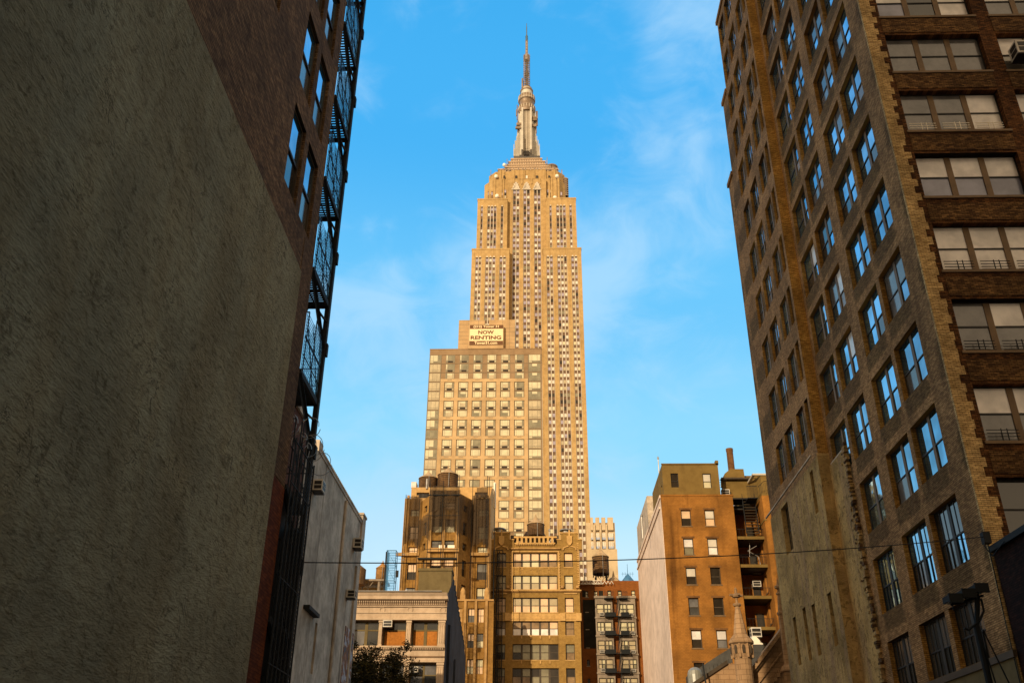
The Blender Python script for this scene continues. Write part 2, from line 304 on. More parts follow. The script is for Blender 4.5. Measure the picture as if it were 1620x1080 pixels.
# ------------------------------------------------------------------ mesh helpers
W0 = {}
class MB:
    def __init__(s): s.v = []; s.f = []; s.m = []
    def quad(s, a, b, c, d, m=0):
        i = len(s.v); s.v += [a, b, c, d]; s.f.append((i, i+1, i+2, i+3)); s.m.append(m)
    def poly(s, pts, m=0):
        i = len(s.v); s.v += list(pts); s.f.append(tuple(range(i, i+len(pts)))); s.m.append(m)
    def box(s, x0, x1, y0, y1, z0, z1, m=0):
        i = len(s.v)
        if x0 > x1: x0, x1 = x1, x0
        if y0 > y1: y0, y1 = y1, y0
        if z0 > z1: z0, z1 = z1, z0
        s.v += [(x0, y0, z0), (x1, y0, z0), (x1, y1, z0), (x0, y1, z0), (x0, y0, z1), (x1, y0, z1), (x1, y1, z1), (x0, y1, z1)]
        for q in ((0, 3, 2, 1), (4, 5, 6, 7), (0, 1, 5, 4), (1, 2, 6, 5), (2, 3, 7, 6), (3, 0, 4, 7)):
            s.f.append(tuple(i+k for k in q)); s.m.append(m)
        return s
    def obox(s, c, D, hw, y0, y1, z0, z1, m=0):
        """box centred on c along unit plan direction D, from depth y0 to y1 outwards"""
        Nn = (D[1], -D[0]); i = len(s.v); pts = []
        for z in (z0, z1):
            for a, b in ((-hw, y0), (hw, y0), (hw, y1), (-hw, y1)):
                pts.append((c[0]+D[0]*a+Nn[0]*b, c[1]+D[1]*a+Nn[1]*b, z))
        s.v += pts
        for q in ((0, 3, 2, 1), (4, 5, 6, 7), (0, 1, 5, 4), (1, 2, 6, 5), (2, 3, 7, 6), (3, 0, 4, 7)):
            s.f.append(tuple(i+k for k in q)); s.m.append(m)
    def prism(s, poly, z0, z1, m=0, mt=None):
        n = len(poly); i = len(s.v)
        s.v += [(x, y, z0) for x, y in poly] + [(x, y, z1) for x, y in poly]
        for k in range(n):
            s.f.append((i+k, i+(k+1) % n, i+n+(k+1) % n, i+n+k)); s.m.append(m)
        s.f.append(tuple(i+n+k for k in range(n))); s.m.append(m if mt is None else mt)
        s.f.append(tuple(i+k for k in reversed(range(n)))); s.m.append(m)
    def xprof(s, prof, x0, x1, m=0):
        """profile in (y, z) swept along x"""
        n = len(prof); i = len(s.v)
        s.v += [(x0, y, z) for y, z in prof] + [(x1, y, z) for y, z in prof]
        for k in range(n): s.f.append((i+k, i+(k+1) % n, i+n+(k+1) % n, i+n+k)); s.m.append(m)
        s.f.append(tuple(i+n+k for k in range(n))); s.m.append(m); s.f.append(tuple(i+k for k in reversed(range(n)))); s.m.append(m)
    def yprof(s, prof, y0, y1, m=0):
        """profile in (x, z) swept along y"""
        n = len(prof); i = len(s.v)
        s.v += [(x, y0, z) for x, z in prof] + [(x, y1, z) for x, z in prof]
        for k in range(n): s.f.append((i+k, i+(k+1) % n, i+n+(k+1) % n, i+n+k)); s.m.append(m)
        s.f.append(tuple(i+n+k for k in range(n))); s.m.append(m); s.f.append(tuple(i+k for k in reversed(range(n)))); s.m.append(m)
    def tube(s, p, q, r, n=6, m=0, r2=None):
        p = Vector(p); q = Vector(q); d = (q-p)
        if d.length < 1e-6: return
        d.normalize(); a = d.orthogonal().normalized(); b = d.cross(a); r2 = r if r2 is None else r2
        i = len(s.v)
        for c, rr in ((p, r), (q, r2)):
            for k in range(n):
                t = 2*math.pi*k/n; s.v.append(tuple(c+a*math.cos(t)*rr+b*math.sin(t)*rr))
        for k in range(n): s.f.append((i+k, i+(k+1) % n, i+n+(k+1) % n, i+n+k)); s.m.append(m)
        s.f.append(tuple(i+k for k in reversed(range(n)))); s.m.append(m); s.f.append(tuple(i+n+k for k in range(n))); s.m.append(m)
    def path(s, pts, r, n=5, m=0):
        for a, b in zip(pts, pts[1:]): s.tube(a, b, r, n, m)
    def lathe(s, cx, cy, prof, n=16, m=0, cap=True, ang=0):
        i = len(s.v)
        for r, z in prof:
            for k in range(n):
                t = 2*math.pi*(k+ang)/n; s.v.append((cx+r*math.cos(t), cy+r*math.sin(t), z))
        for j in range(len(prof)-1):
            for k in range(n):
                a = i+j*n+k; b = i+j*n+(k+1) % n; s.f.append((a, b, b+n, a+n)); s.m.append(m)
        if cap:
            s.f.append(tuple(i+k for k in reversed(range(n)))); s.m.append(m)
            j = len(prof)-1; s.f.append(tuple(i+j*n+k for k in range(n))); s.m.append(m)
    def build(s, name, mats, parent=None, at=None, data=None):
        if not isinstance(mats, (list, tuple)): mats = [mats]
        pw = W0.get(parent.name, (0, 0, 0)) if parent else (0, 0, 0)
        if at is None: at = pw
        me = bpy.data.meshes.new(name)
        me.from_pydata([(x-at[0], y-at[1], z-at[2]) for x, y, z in s.v], [], s.f)
        for q in mats: me.materials.append(q)
        me.polygons.foreach_set('material_index', s.m); me.update()
        o = bpy.data.objects.new(name, me); C.collection.objects.link(o)
        if parent: o.parent = parent
        o.location = (at[0]-pw[0], at[1]-pw[1], at[2]-pw[2]); W0[o.name] = tuple(at)
        return o
def build_each(mb, name, mats, parent, tol=0.06, most=100):
    """one part for every group of touching pieces of mb"""
    n = len(mb.v); par = list(range(n))
    def find(a):
        while par[a] != a: par[a] = par[par[a]]; a = par[a]
        return a
    for f in mb.f:
        for q in f[1:]: par[find(q)] = find(f[0])
    isl = {}
    for i, f in enumerate(mb.f): isl.setdefault(find(f[0]), []).append(i)
    keys = list(isl); bb = []
    for k in keys:
        vs = {q for i in isl[k] for q in mb.f[i]}; P3 = [mb.v[q] for q in vs]
        bb.append([min(p[a] for p in P3)-tol for a in range(3)]+[max(p[a] for p in P3)+tol for a in range(3)])
    g = list(range(len(keys)))
    def fg(a):
        while g[a] != a: a = g[a]
        return a
    for i in range(len(keys)):
        for j in range(i):
            if all(bb[i][a] <= bb[j][a+3] and bb[j][a] <= bb[i][a+3] for a in range(3)):
                a_, b_ = fg(i), fg(j)
                if a_ != b_: g[a_] = b_
    grp = {}
    for i in range(len(keys)): grp.setdefault(fg(i), []).extend(isl[keys[i]])
    gl = sorted(grp.values(), key=lambda fs: -len(fs)); outs = []
    if len(gl) > most: gl = gl[:most-1]+[[f for fs in gl[most-1:] for f in fs]]
    for fs in gl:
        b = MB(); mp_ = {}
        for i in fs:
            idx = []
            for q in mb.f[i]:
                if q not in mp_: mp_[q] = len(b.v); b.v.append(mb.v[q])
                idx.append(mp_[q])
            b.f.append(tuple(idx)); b.m.append(mb.m[i])
        used = sorted(set(b.m)); ml = mats if isinstance(mats, (list, tuple)) else [mats]
        b.m = [used.index(k) for k in b.m]; outs.append(b.build(name, [ml[k] for k in used], parent))
    return outs
def thing(name, label, cat, loc=(0, 0, 0), group=None):
    o = bpy.data.objects.new(name, None); C.collection.objects.link(o); o.location = loc; o.empty_display_size = 0.5
    o['label'] = label; o['category'] = cat
    if group: o['group'] = group
    W0[o.name] = tuple(loc); return o
def tag(o, label, cat, group=None):
    o['label'] = label; o['category'] = cat
    if group: o['group'] = group
    return o
def struct(o): o['kind'] = 'structure'; return o
def link(name, data, parent, world, rz=0.0):
    o = bpy.data.objects.new(name, data); C.collection.objects.link(o); o.parent = parent
    pw = W0[parent.name]; o.location = (world[0]-pw[0], world[1]-pw[1], world[2]-pw[2]); o.rotation_euler.z = rz
    W0[o.name] = tuple(world); return o

CACHE = {}
def win_data(w, h, cols, split, fr, panes, mull, mid, d, bars, flip=False):
    """sash window facing -Y, origin at bottom centre; returns (frame mesh, pane mesh)"""
    kf = ('f', round(w, 2), round(h, 2), cols, split, fr.name, mid.name, mull, d, bars)
    if kf not in CACHE:
        b = MB(); t = d
        b.box(-w/2, -w/2+t, 0, 0.12, 0, h); b.box(w/2-t, w/2, 0, 0.12, 0, h)
        b.box(-w/2+t, w/2-t, 0, 0.12, h-t, h); b.box(-w/2+t, w/2-t, 0, 0.12, 0, t)
        cw = w/cols
        for k in range(1, cols): b.box(-w/2+k*cw-mull/2, -w/2+k*cw+mull/2, -0.004, 0.12, t, h-t, 1)
        for k in range(cols):
            x0 = -w/2+k*cw+(t if k == 0 else mull/2); x1 = -w/2+(k+1)*cw-(t if k == cols-1 else mull/2)
            if split: b.box(x0, x1, 0.004, 0.12, h*split-t*0.5, h*split+t*0.5)
            for q in range(bars):
                xb = x0+(x1-x0)*(q+1)/(bars+1); b.box(xb-0.02, xb+0.02, 0.006, 0.06, t, h-t)
        me = bpy.data.meshes.new('frame'); me.from_pydata(b.v, [], b.f); me.materials.append(fr); me.materials.append(mid)
        me.polygons.foreach_set('material_index', b.m); me.update(); CACHE[kf] = me
    kp = ('p', round(w, 2), round(h, 2), cols, split, tuple(p.name for p in panes))
    if kp not in CACHE:
        b = MB(); ms = []; cw = w/cols; i = 0
        for k in range(cols):
            rows = [(0.0, h*split), (h*split, h)] if split else [(0, h)]
            for j, (z0, z1) in enumerate(rows):
                q = panes[i % len(panes)]; i += 1
                if q not in ms: ms.append(q)
                y = 0.045 if j == 0 else 0.025
                b.quad((-w/2+k*cw, y, z0), (-w/2+(k+1)*cw, y, z0), (-w/2+(k+1)*cw, y, z1), (-w/2+k*cw, y, z1), ms.index(q))
        me = bpy.data.meshes.new('pane'); me.from_pydata(b.v, [], b.f)
        for q in ms: me.materials.append(q)
        me.polygons.foreach_set('material_index', b.m); me.update(); CACHE[kp] = me
    return CACHE[kf], CACHE[kp]
def window(parent, world, rz, w, h, cols=1, split=0.5, fr=None, panes=None, mull=0.16, mid=None, d=0.07, bars=0):
    f, p = win_data(w, h, cols, split, fr or WFR, panes, mull, mid or fr or WFR, d, bars)
    o = link('window', f, parent, world, rz); link('pane', p, o, world, 0).location = (0, 0, 0)
    return o
def wallmesh(mb, p0, p1, z0, z1, holes, depth, m=0, mrev=None, th=0.0):
    """wall from p0 to p1 (left to right seen from outside) with rectangular holes (a0,a1,h0,h1) and reveals"""
    D = Vector((p1[0]-p0[0], p1[1]-p0[1])); Ln = D.length; D /= Ln; Nn = Vector((D.y, -D.x)); mrev = m if mrev is None else mrev
    As = sorted({0, Ln, *[round(h[0], 4) for h in holes], *[round(h[1], 4) for h in holes]})
    Zs = sorted({z0, z1, *[round(h[2], 4) for h in holes], *[round(h[3], 4) for h in holes]})
    As = [a for a in As if -1e-6 <= a <= Ln+1e-6]; Zs = [z for z in Zs if z0-1e-6 <= z <= z1+1e-6]
    pt = lambda a, z, o=0.0: (p0[0]+D.x*a-Nn.x*o, p0[1]+D.y*a-Nn.y*o, z)
    for i in range(len(As)-1):
        ac = (As[i]+As[i+1])/2; run = None
        col = [h for h in holes if h[0] < ac < h[1]]
        for j in range(len(Zs)-1):
            zc = (Zs[j]+Zs[j+1])/2
            if any(h[2] < zc < h[3] for h in col):
                if run is not None: mb.quad(pt(As[i], run), pt(As[i+1], run), pt(As[i+1], Zs[j]), pt(As[i], Zs[j]), m); run = None
            elif run is None: run = Zs[j]
        if run is not None: mb.quad(pt(As[i], run), pt(As[i+1], run), pt(As[i+1], Zs[-1]), pt(As[i], Zs[-1]), m)
    for h in holes:
        a0, a1, h0, h1 = h[:4]; d = depth
        mb.quad(pt(a0, h0), pt(a0, h0, d), pt(a0, h1, d), pt(a0, h1), mrev)
        mb.quad(pt(a1, h0, d), pt(a1, h0), pt(a1, h1), pt(a1, h1, d), mrev)
        mb.quad(pt(a0, h1), pt(a0, h1, d), pt(a1, h1, d), pt(a1, h1), mrev)
        mb.quad(pt(a0, h0, d), pt(a0, h0), pt(a1, h0), pt(a1, h0, d), mrev)
    return pt, math.atan2(D.y, D.x)
def facade(parent, name, mat, p0, p1, z0, z1, wins, depth=0.25, rev=None, sill=None, sillmat=None):
    """wall part plus one window part per opening; wins = [(a0,a1,h0,h1,dict)]"""
    mb = MB(); mats = [mat] + ([rev] if rev else [])
    pt, ang = wallmesh(mb, p0, p1, z0, z1, wins, depth, 0, 1 if rev else 0)
    wo = mb.build(name, mats, parent)
    for wn in wins:
        a0, a1, h0, h1, kw = wn
        if kw is None: continue
        o = window(parent, pt((a0+a1)/2, h0, depth), ang, a1-a0, h1-h0, **kw)
        if sill:
            k = ('s', round(a1-a0, 2), sillmat.name, depth)
            if k not in CACHE:
                b = MB(); hw = (a1-a0)/2+0.08; b.box(-hw, hw, -depth-0.06, 0, -0.12, -0.003)
                me = bpy.data.meshes.new('sill'); me.from_pydata(b.v, [], b.f); me.materials.append(sillmat); me.update(); CACHE[k] = me
            link('sill', CACHE[k], o, W0[o.name]).location = (0, 0, 0)
    return wo
def mesh_join_stuff(name, items, parent):
    """many tiny windows of one tower merged as one countless part"""
    b = MB(); ms = []
    for (x, y, z, w, h, q) in items:
        if q not in ms: ms.append(q)
        b.box(x-w/2, x+w/2, y, y+0.08, z, z+h, ms.index(q))
    o = b.build(name, ms, parent); o['kind'] = 'stuff'; return o
rnd = random.random
def pick(*p):
    """pick((material, weight), ...)"""
    t = sum(a[1] for a in p)*rnd()
    for m, k in p:
        t -= k
        if t <= 0: return m
    return p[-1][0]
#@@SECTIONS
def Q(u, v, X):
    """depth Y and height Z of the point seen at (u, v) on a wall that runs along the street at X"""
    d = Vector((u-PX, PY-v, -FL)); k = X/d.dot(RT); return d.dot(FW)*k, d.dot(UP)*k+CAM_Z

# ------------------------------------------------------------------ ground
b = MB(); b.quad((-900, -300, 0), (900, -300, 0), (900, 1500, 0), (-900, 1500, 0)); struct(b.build('ground', [CONC]))
b = MB(); b.quad((-6.0, -60, 0.004), (15.2, -60, 0.004), (15.2, 300, 0.004), (-6.0, 300, 0.004)); struct(b.build('road', [ASPH]))
b = MB(); b.quad((-200, 66.8, 0.008), (200, 66.8, 0.008), (200, 73, 0.008), (-200, 73, 0.008)); struct(b.build('cross_street', [ASPH]))

# ------------------------------------------------------------------ left brick building
XL = -6.43; HL = 78
t = thing('brick_apartment_building', 'tall brown brick building at the left edge, its lower side coated in grey brown stucco', 'building', (-10, 1, 0))
holes = []
for k in range(17):
    zh = 18.75+3.4*k
    for j, (y0, y1) in enumerate(((18.52, 19.75), (20.12, 21.3))):
        up_ = rnd()
        pn = (G_MID, G_BLUE) if (k+j) % 3 else (G_DARK, G_BLUE)
        holes.append((y0+22, y1+22, zh-2.55, zh, dict(cols=1, split=0.48, fr=WFR, panes=pn, d=0.08)))
    if k > 0: holes.append((15.2+22, 16.3+22, zh-2.55, zh, dict(cols=1, split=0.48, fr=WFR, panes=(G_DARK, G_MID), d=0.08)))
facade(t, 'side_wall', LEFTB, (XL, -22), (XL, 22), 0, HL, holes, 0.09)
b = MB(); b.quad((-9.6, -22, 0), (XL, -22, 0), (XL, -22, HL), (-9.6, -22, HL)); b.quad((XL, 22, 0), (-9.6, 22, 0), (-9.6, 22, HL), (XL, 22, HL)); b.quad((-9.6, 22, 0), (-9.6, -22, 0), (-9.6, -22, HL), (-9.6, 22, HL)); b.quad((-9.6, -22, HL), (XL, -22, HL), (XL, 22, HL), (-9.6, 22, HL))
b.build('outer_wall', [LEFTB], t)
b = MB(); b.box(XL-0.1, XL+0.012, 20.9, 22.0, 9.2, 16.0); o = b.build('buff_brick_strip', [LEFTB2], t)
b = MB(); b.box(XL-0.1, XL+0.02, 20.9, 22.005, 0, 9.15); o = b.build('painted_strip', [ORPAINT], t); o['label'] = 'orange painted brick strip at the foot of the corner'
b = MB()
# stucco coat: a thin slab with a slightly wavering top edge
top = [(-21.9+i*0.9, 14.92+random.uniform(-0.03, 0.03)) for i in range(48)]; top = [p for p in top if p[0] < 20.8]+[(20.86, 14.86)]
i0 = len(b.v); n = len(top)
for y, z in top: b.v += [(XL+0.05, y, 0), (XL+0.05, y, z), (XL-0.02, y, z)]
for k in range(n-1):
    a = i0+3*k; b.f.append((a, a+3, a+4, a+1)); b.m.append(0); b.f.append((a+1, a+4, a+5, a+2)); b.m.append(0)
b.quad((XL+0.05, 20.86, 0), (XL-0.02, 20.86, 0), (XL-0.02, 20.86, 14.86), (XL+0.05, 20.86, 14.86))
b.build('stucco_coat', [STUC], t)

def finemat():
    m = bpy.data.materials.new('fine blue mesh'); m.use_nodes = True; n = m.node_tree.nodes; l = m.node_tree.links; bs = n['Principled BSDF']
    bs.inputs['Base Color'].default_value = (0.16, 0.52, 0.90, 1); bs.inputs['Roughness'].default_value = 0.7
    tr = n.new('ShaderNodeBsdfTransparent'); mx = n.new('ShaderNodeMixShader'); ge = n.new('ShaderNodeNewGeometry'); ns = n.new('ShaderNodeTexNoise'); ns.inputs['Scale'].default_value = 9.0
    r_ = n.new('ShaderNodeMapRange'); r_.inputs[1].default_value = 0.3; r_.inputs[2].default_value = 0.7; r_.inputs[3].default_value = 0.25; r_.inputs[4].default_value = 0.55
    l.new(ge.outputs['Position'], ns.inputs[0]); l.new(ns.outputs[0], r_.inputs[0]); l.new(r_.outputs[0], mx.inputs[0]); l.new(tr.outputs[0], mx.inputs[1]); l.new(bs.outputs[0], mx.inputs[2]); l.new(mx.outputs[0], n['Material Output'].inputs[0]); return m
FINE = finemat()
# fire escape behind the corner
t = thing('fire_escape', 'black iron fire escape with blue mesh screens hanging off the left brick building', 'fire escape', (-7.5, 23.1, 0))
YF0, YF1 = 22.06, 24.2
b = MB()
for x in (XL, XL-2.2): b.box(x-0.07, x+0.07, YF1-0.09, YF1+0.09, 0, 34)
build_each(b, 'post', [IRON], t)
PLZ = [2.82+3.245*k for k in range(10)]
for k, z in enumerate(PLZ):
    b = MB()
    for x in (XL, XL-2.2): b.box(x-0.04, x+0.04, YF0, YF1, z-0.16, z)
    for y in (YF0+0.05, YF1-0.05): b.box(XL-2.2, XL, y-0.04, y+0.04, z-0.16, z)
    for i in range(17): b.box(XL-2.2, XL, YF0+0.1+i*0.122, YF0+0.14+i*0.122, z-0.05, z-0.01)
    for i in range(5): b.box(XL-0.4-i*0.42, XL-0.37-i*0.42, YF0, YF1, z-0.09, z-0.052)
    b.build('platform', [IRON], t)
    b = MB()
    b.tube((XL, YF0, z-0.1), (XL, YF1, z-1.55), 0.07, 5); b.tube((XL, YF1-1.05, z-0.82), (XL, YF1, z-0.62), 0.035, 5)
    b.tube((XL-2.2, YF0, z-0.1), (XL-2.2, YF1, z-1.55), 0.06, 5)
    b.box(XL-0.12, XL+0.12, YF1-0.02, YF1+0.14, z-1.75, z-1.35)
    build_each(b, 'brace', [IRON], t)
    b = MB()
    for zz in (z+0.5, z+1.05): b.tube((XL, YF0+0.1, zz), (XL, YF1, zz), 0.018, 4); b.tube((XL-2.2, YF1, zz), (XL, YF1, zz), 0.018, 4)
    for y in (YF0+0.25, YF0+1.1): b.tube((XL, y, z), (XL, y, z+(2.1 if y > 23 else 1.9)), 0.02, 4)
    b.tube((XL, YF0+0.25, z+1.9), (XL-0.35, YF0+0.25, z+1.9), 0.02, 4)
    b.tube((XL, YF0+0.3, z+1.4), (XL, YF0+1.5, z), 0.02, 4); b.tube((XL, YF0+0.9, z+1.6), (XL, YF1-0.1, z), 0.016, 4)
    b.build('railing', [IRON], t)
    if k >= 3:
        b = MB(); s = 0.10
        hgt = lambda y: 1.75+0.35*(1-abs((y-YF0)-1.45)/0.8) if y > YF0+0.75 else 1.35+0.5*(1-(y-YF0)/0.75)
        sy = 0.2; n = int((YF1-YF0)/sy)
        for i in range(n):
            y = YF0+0.06+i*sy; h = hgt(y); b.box(XL-0.004, XL+0.004, y-0.005, y+0.005, z, z+h)
        for j in range(21):
            zz = j*s
            ys = [YF0+0.06+i*sy for i in range(n) if hgt(YF0+0.06+i*sy) > zz]
            if ys: b.box(XL-0.006, XL+0.006, min(ys), max(ys), z+zz-0.007, z+zz+0.007)
        ys_ = [YF0+0.06+i*0.1 for i in range(21)]
        for ya_, yb_ in zip(ys_, ys_[1:]): b.quad((XL-0.012, ya_, z), (XL-0.012, yb_, z), (XL-0.012, yb_, z+hgt(yb_)), (XL-0.012, ya_, z+hgt(ya_)), 1)
        b.build('mesh_screen', [MESHB, FINE], t)
    if k < 9:
        b = MB(); x0, x1 = XL-1.9, XL-0.5
        for dy in (0.25, 0.85): b.tube((x0, YF1-dy, z), (x1, YF1-dy, z+3.1), 0.04, 4)
        for i in range(11): f = i/11; b.box(x0+(x1-x0)*f-0.1, x0+(x1-x0)*f+0.1, YF1-0.85, YF1-0.25, z+3.1*f, z+3.1*f+0.03)
        b.build('stair', [IRON], t)
# chain link enclosure at the foot of the escape
t = thing('chain_link_fence', 'dark chain link enclosure topped with wire at the foot of the fire escape', 'fence', (XL, 23.1, 0))
b = MB()
for k in range(7): b.tube((XL+0.12, YF0+0.1+k*0.345, 0), (XL+0.12, YF0+0.1+k*0.345, 11.2 if k % 2 else 10.6), 0.025, 5)
for z in (1, 3, 5, 7, 9.4, 10.5): b.tube((XL+0.12, YF0, z), (XL+0.12, YF1, z), 0.02, 4)
b.tube((XL+0.12, YF0, 3.1), (XL+0.12, YF1, 1.2), 0.02, 4); b.tube((XL+0.12, YF0, 7.1), (XL+0.12, YF1, 5), 0.02, 4)
build_each(b, 'fence_post', [IRON], t)
b = MB()
for j in range(-18, 95):
    z = j*0.116
    for sgn in (1, -1):
        za, zb = (z, z+2.1) if sgn > 0 else (z+2.1, z)
        if min(za, zb) < 0 or max(za, zb) > 10.6: continue
        b.tube((XL+0.12, YF0, za), (XL+0.12, YF1, zb), 0.005, 3)
b.build('wire_mesh', [IRON], t)
b = MB(); b.box(XL-0.4, XL-0.36, YF0, YF1, 0, 9.6); b.box(XL-2.2, XL, YF1-0.02, YF1, 0, 8.8); build_each(b, 'dark_backing', [IRON], t)  # dark panels added so the space behind the mesh reads nearly black
b = MB()
for k in range(9):
    pts = []; y0 = YF0+0.25+k*0.24; r_ = random.uniform(0.22, 0.42); zc = 11.0+random.uniform(-0.35, 0.25); xo = random.uniform(-0.3, 0.35); tl = random.uniform(-0.5, 0.5)
    for i in range(19): a = i/18*2*math.pi; pts.append((XL+xo+r_*math.cos(a)*0.8, y0+0.2*i/18+tl*r_*math.sin(a), zc+r_*math.sin(a)))
    b.path(pts, 0.011, 3)
rz_ = thing('razor_wire', 'loops of razor wire along the top of the chain link enclosure', 'razor wire', (XL, 23, 11))
build_each(b, 'wire_loop', [GALV], rz_, 0.0)

# ------------------------------------------------------------------ grey rendered building, left middle distance
t = thing('grey_building', 'weathered grey rendered side wall with a stepped parapet beyond the fire escape', 'building', (-18, 57, 0))
XG = -13.0
b = MB(); pt, ang = wallmesh(b, (XG, 48), (XG, 66), 0, 21.25, [(6.2, 6.75, 9.4, 12.2)], 0.3)
b.quad((-30, 48, 0), (XG, 48, 0), (XG, 48, 21.25), (-30, 48, 21.25)); b.quad((XG, 66, 0), (-30, 66, 0), (-30, 66, 21.25), (XG, 66, 21.25)); b.quad((-30, 48, 21.25), (XG, 48, 21.25), (XG, 66, 21.25), (-30, 66, 21.25)); b.quad((-30, 66, 0), (-30, 48, 0), (-30, 48, 21.25), (-30, 66, 21.25))
b.build('side_wall', [GREYW], t)
b = MB(); b.box(XG-0.28, XG-0.2, 54.1, 54.9, 9.3, 12.3); b.build('slit_window', [G_DARK], t)
b = MB(); b.box(XG-0.5, XG+0.06, 50.6, 66, 21.25, 21.45)
for k in range(44): b.box(XG-0.52, XG+0.1, 50.7+k*0.345, 50.93+k*0.345, 21.45, 21.58)
b.box(XG-0.6, XG+0.04, 50.4, 51.4, 21.25, 21.95); b.box(XG-0.5, XG+0.02, 48.0, 48.9, 21.2, 21.5)
build_each(b, 'coping', [GREYW], t)
b = MB(); b.box(XG-0.8, XG+0.12, 64.9, 66.1, 19.6, 21.9); b.box(XG-0.8, XG+0.18, 64.8, 66.2, 21.9, 22.05); build_each(b, 'chimney', [GREYW], t)
b = MB()
for a_, v_ in (((548, 775), (519, 1070)),):
    y0, z0 = Q(*a_, XG); y1, z1 = Q(*v_, XG); b.tube((XG+0.1, (y0+y1)/2, 0), (XG+0.1, (y0+y1)/2, 21.0), 0.1, 6)
b.box(XG, XG+0.14, 64.2, 64.5, 0, 18); build_each(b, 'drain_pipe', [GREYW], t)
b = MB(); b.box(XG-0.1, XG+0.35, 51.0, 53.6, 12.3, 12.5); b.build('flashing', [IRON], t)
b = MB(); b.box(XG-0.5, XG-0.46, 59.4, 62.2, 21.3, 22.3); b.build('roof_screen', [IRONB], t)
# abstract painted panel low on the wall
g = G('mural paint', 0.8, 0.2)
v_ = g.flat(); na = g.noise(v_, 0.9, 3, 0.5, dist=2.0); nb = g.noise(v_, 1.7, 2, 0.5, dist=3.0)
rp = g.node('ShaderNodeValToRGB'); g.l.new(na, rp.inputs[0]); e = rp.color_ramp.elements
e[0].position = 0.35; e[0].color = (0.06, 0.10, 0.14, 1); e[1].position = 0.62; e[1].color = (0.45, 0.45, 0.48, 1)
e2 = rp.color_ramp.elements.new(0.5); e2.color = (0.30, 0.11, 0.03, 1)
MURAL = g.done(g.mix(g.mr(nb, 0.55, 0.6, 0, 0.7), rp.outputs[0], (0.16, 0.14, 0.12)))
b = MB(); b.box(XG, XG+0.05, 62.6, 65.6, 4, 13.6); o = b.build('mural', [MURAL], None, (XG, 64, 8)); tag(o, 'weathered orange and pale blue painted panel low on the grey side wall', 'mural')
t2 = thing('red_brick_building', 'narrow dark red brick block with a ragged top behind the fire escape', 'building', (-16, 45.5, 0))
b = MB(); b.prism([(XG-0.02, 43.4), (XG-0.02, 47.9), (-20, 47.9), (-20, 43.4)], 0, 21.6); b.build('wall', [wall('dull red brick', (0.12, 0.045, 0.022), var=0.3, big=0.4, streak=0.4, courses=0.12)], t2)
b = MB(); b.box(-13.3, -12.9, 43.4, 45.2, 21.6, 22.5); b.box(-13.3, -12.9, 45.2, 46.6, 21.6, 22.0); build_each(b, 'parapet', [GREYW], t2)
def aircon(world, rz, wdt, h, dep, label, group=None):
    """box with louvred front, facing -Y before rotation"""
    t = thing('air_conditioner', label, 'air conditioner', world, group); t.rotation_euler.z = rz
    b = MB(); b.box(-wdt/2, wdt/2, -dep, 0, 0, h)
    o = b.build('casing', [ACM], None); o.parent = t; o.location = (0, 0, 0)
    b = MB(); n = 6
    for j in (0, 1):
        x0 = -wdt*0.42; x1 = wdt*0.42; z0 = h*(0.14+0.40*j); z1 = z0+h*0.32
        b.box(x0, x1, -dep-0.012, -dep-0.003, z0, z1)
        b.box(-wdt/2-0.012, -wdt/2-0.003, -dep*0.9, -dep*0.2, z0, z1)
    o = b.build('grille', [WFK], None); o.parent = t; o.location = (0, 0, 0)
    b = MB(); b.box(-wdt/2-0.02, wdt/2+0.02, -dep*0.9, 0, -0.05, -0.004)
    o = b.build('bracket', [WFK], None); o.parent = t; o.location = (0, 0, 0)
    return t
for (u, v, s, lab) in ((503, 778, 0.75, 'boxy air conditioner near the top corner of the grey wall beside the fire escape'), (566, 868, 0.8, 'boxy air conditioner high on the far end of the grey rendered wall'), (555, 946, 0.62, 'small air conditioner below the other two on the grey rendered wall')):
    y, z = Q(u, v, XG+0.3); aircon((XG+0.02, y, z), R(90), s*1.05, s*0.85, 0.6, lab)

# ------------------------------------------------------------------ right loft tower
XT, XF = 15.73, 15.14
t = thing('brown_loft_tower', 'tall brown brick loft tower with yellow brick corner and sky reflecting windows', 'building', (25, 45, 0))
def tower_panes(dark):
    a = pick((G_BLUE, 6), (G_DARK, 0.5), (G_MID, 0.5)); c = pick((G_BLUE, 4), (G_DARK, 1.2), (B_GREY, 0.6), (G_MID, 0.6))
    d_ = pick((G_BLUE, 5), (G_DARK, 1), (B_TAN, 0.6)); e_ = a if rnd() < .75 else pick((G_BLUE, 3), (B_GREY, 1), (B_WHITE, 0.5))
    return (c, a, d_, e_)
holes = []; YB = 47.6
for k in range(-4, 10):
    zh = 24.33+3.757*k
    for j, (y0, y1) in enumerate(((34.0, 36.72), (37.13, 39.9), (41.15, 43.85), (44.3, 47.05))):
        if j == 3 and k < -1: continue
        h = 2.52 if k > -4 else 2.2
        bars = 2 if (k == -3 or k == -4) else 0
        pn = tower_panes(0) if k > -4 else (G_DARK, G_DARK, G_DARK, G_MID)
        holes.append((YB-y1, YB-y0, zh-h, zh, dict(cols=2, split=0.47, fr=WFK if k < -2 else WFR, panes=pn, mull=0.24, mid=WFR2 if k > -3 else WFK, d=0.055, bars=bars)))
facade(t, 'near_side_wall', SIDEB, (XT, YB), (XT, 32.4), 0, 61.3, holes, 0.22, rev=JAMB)
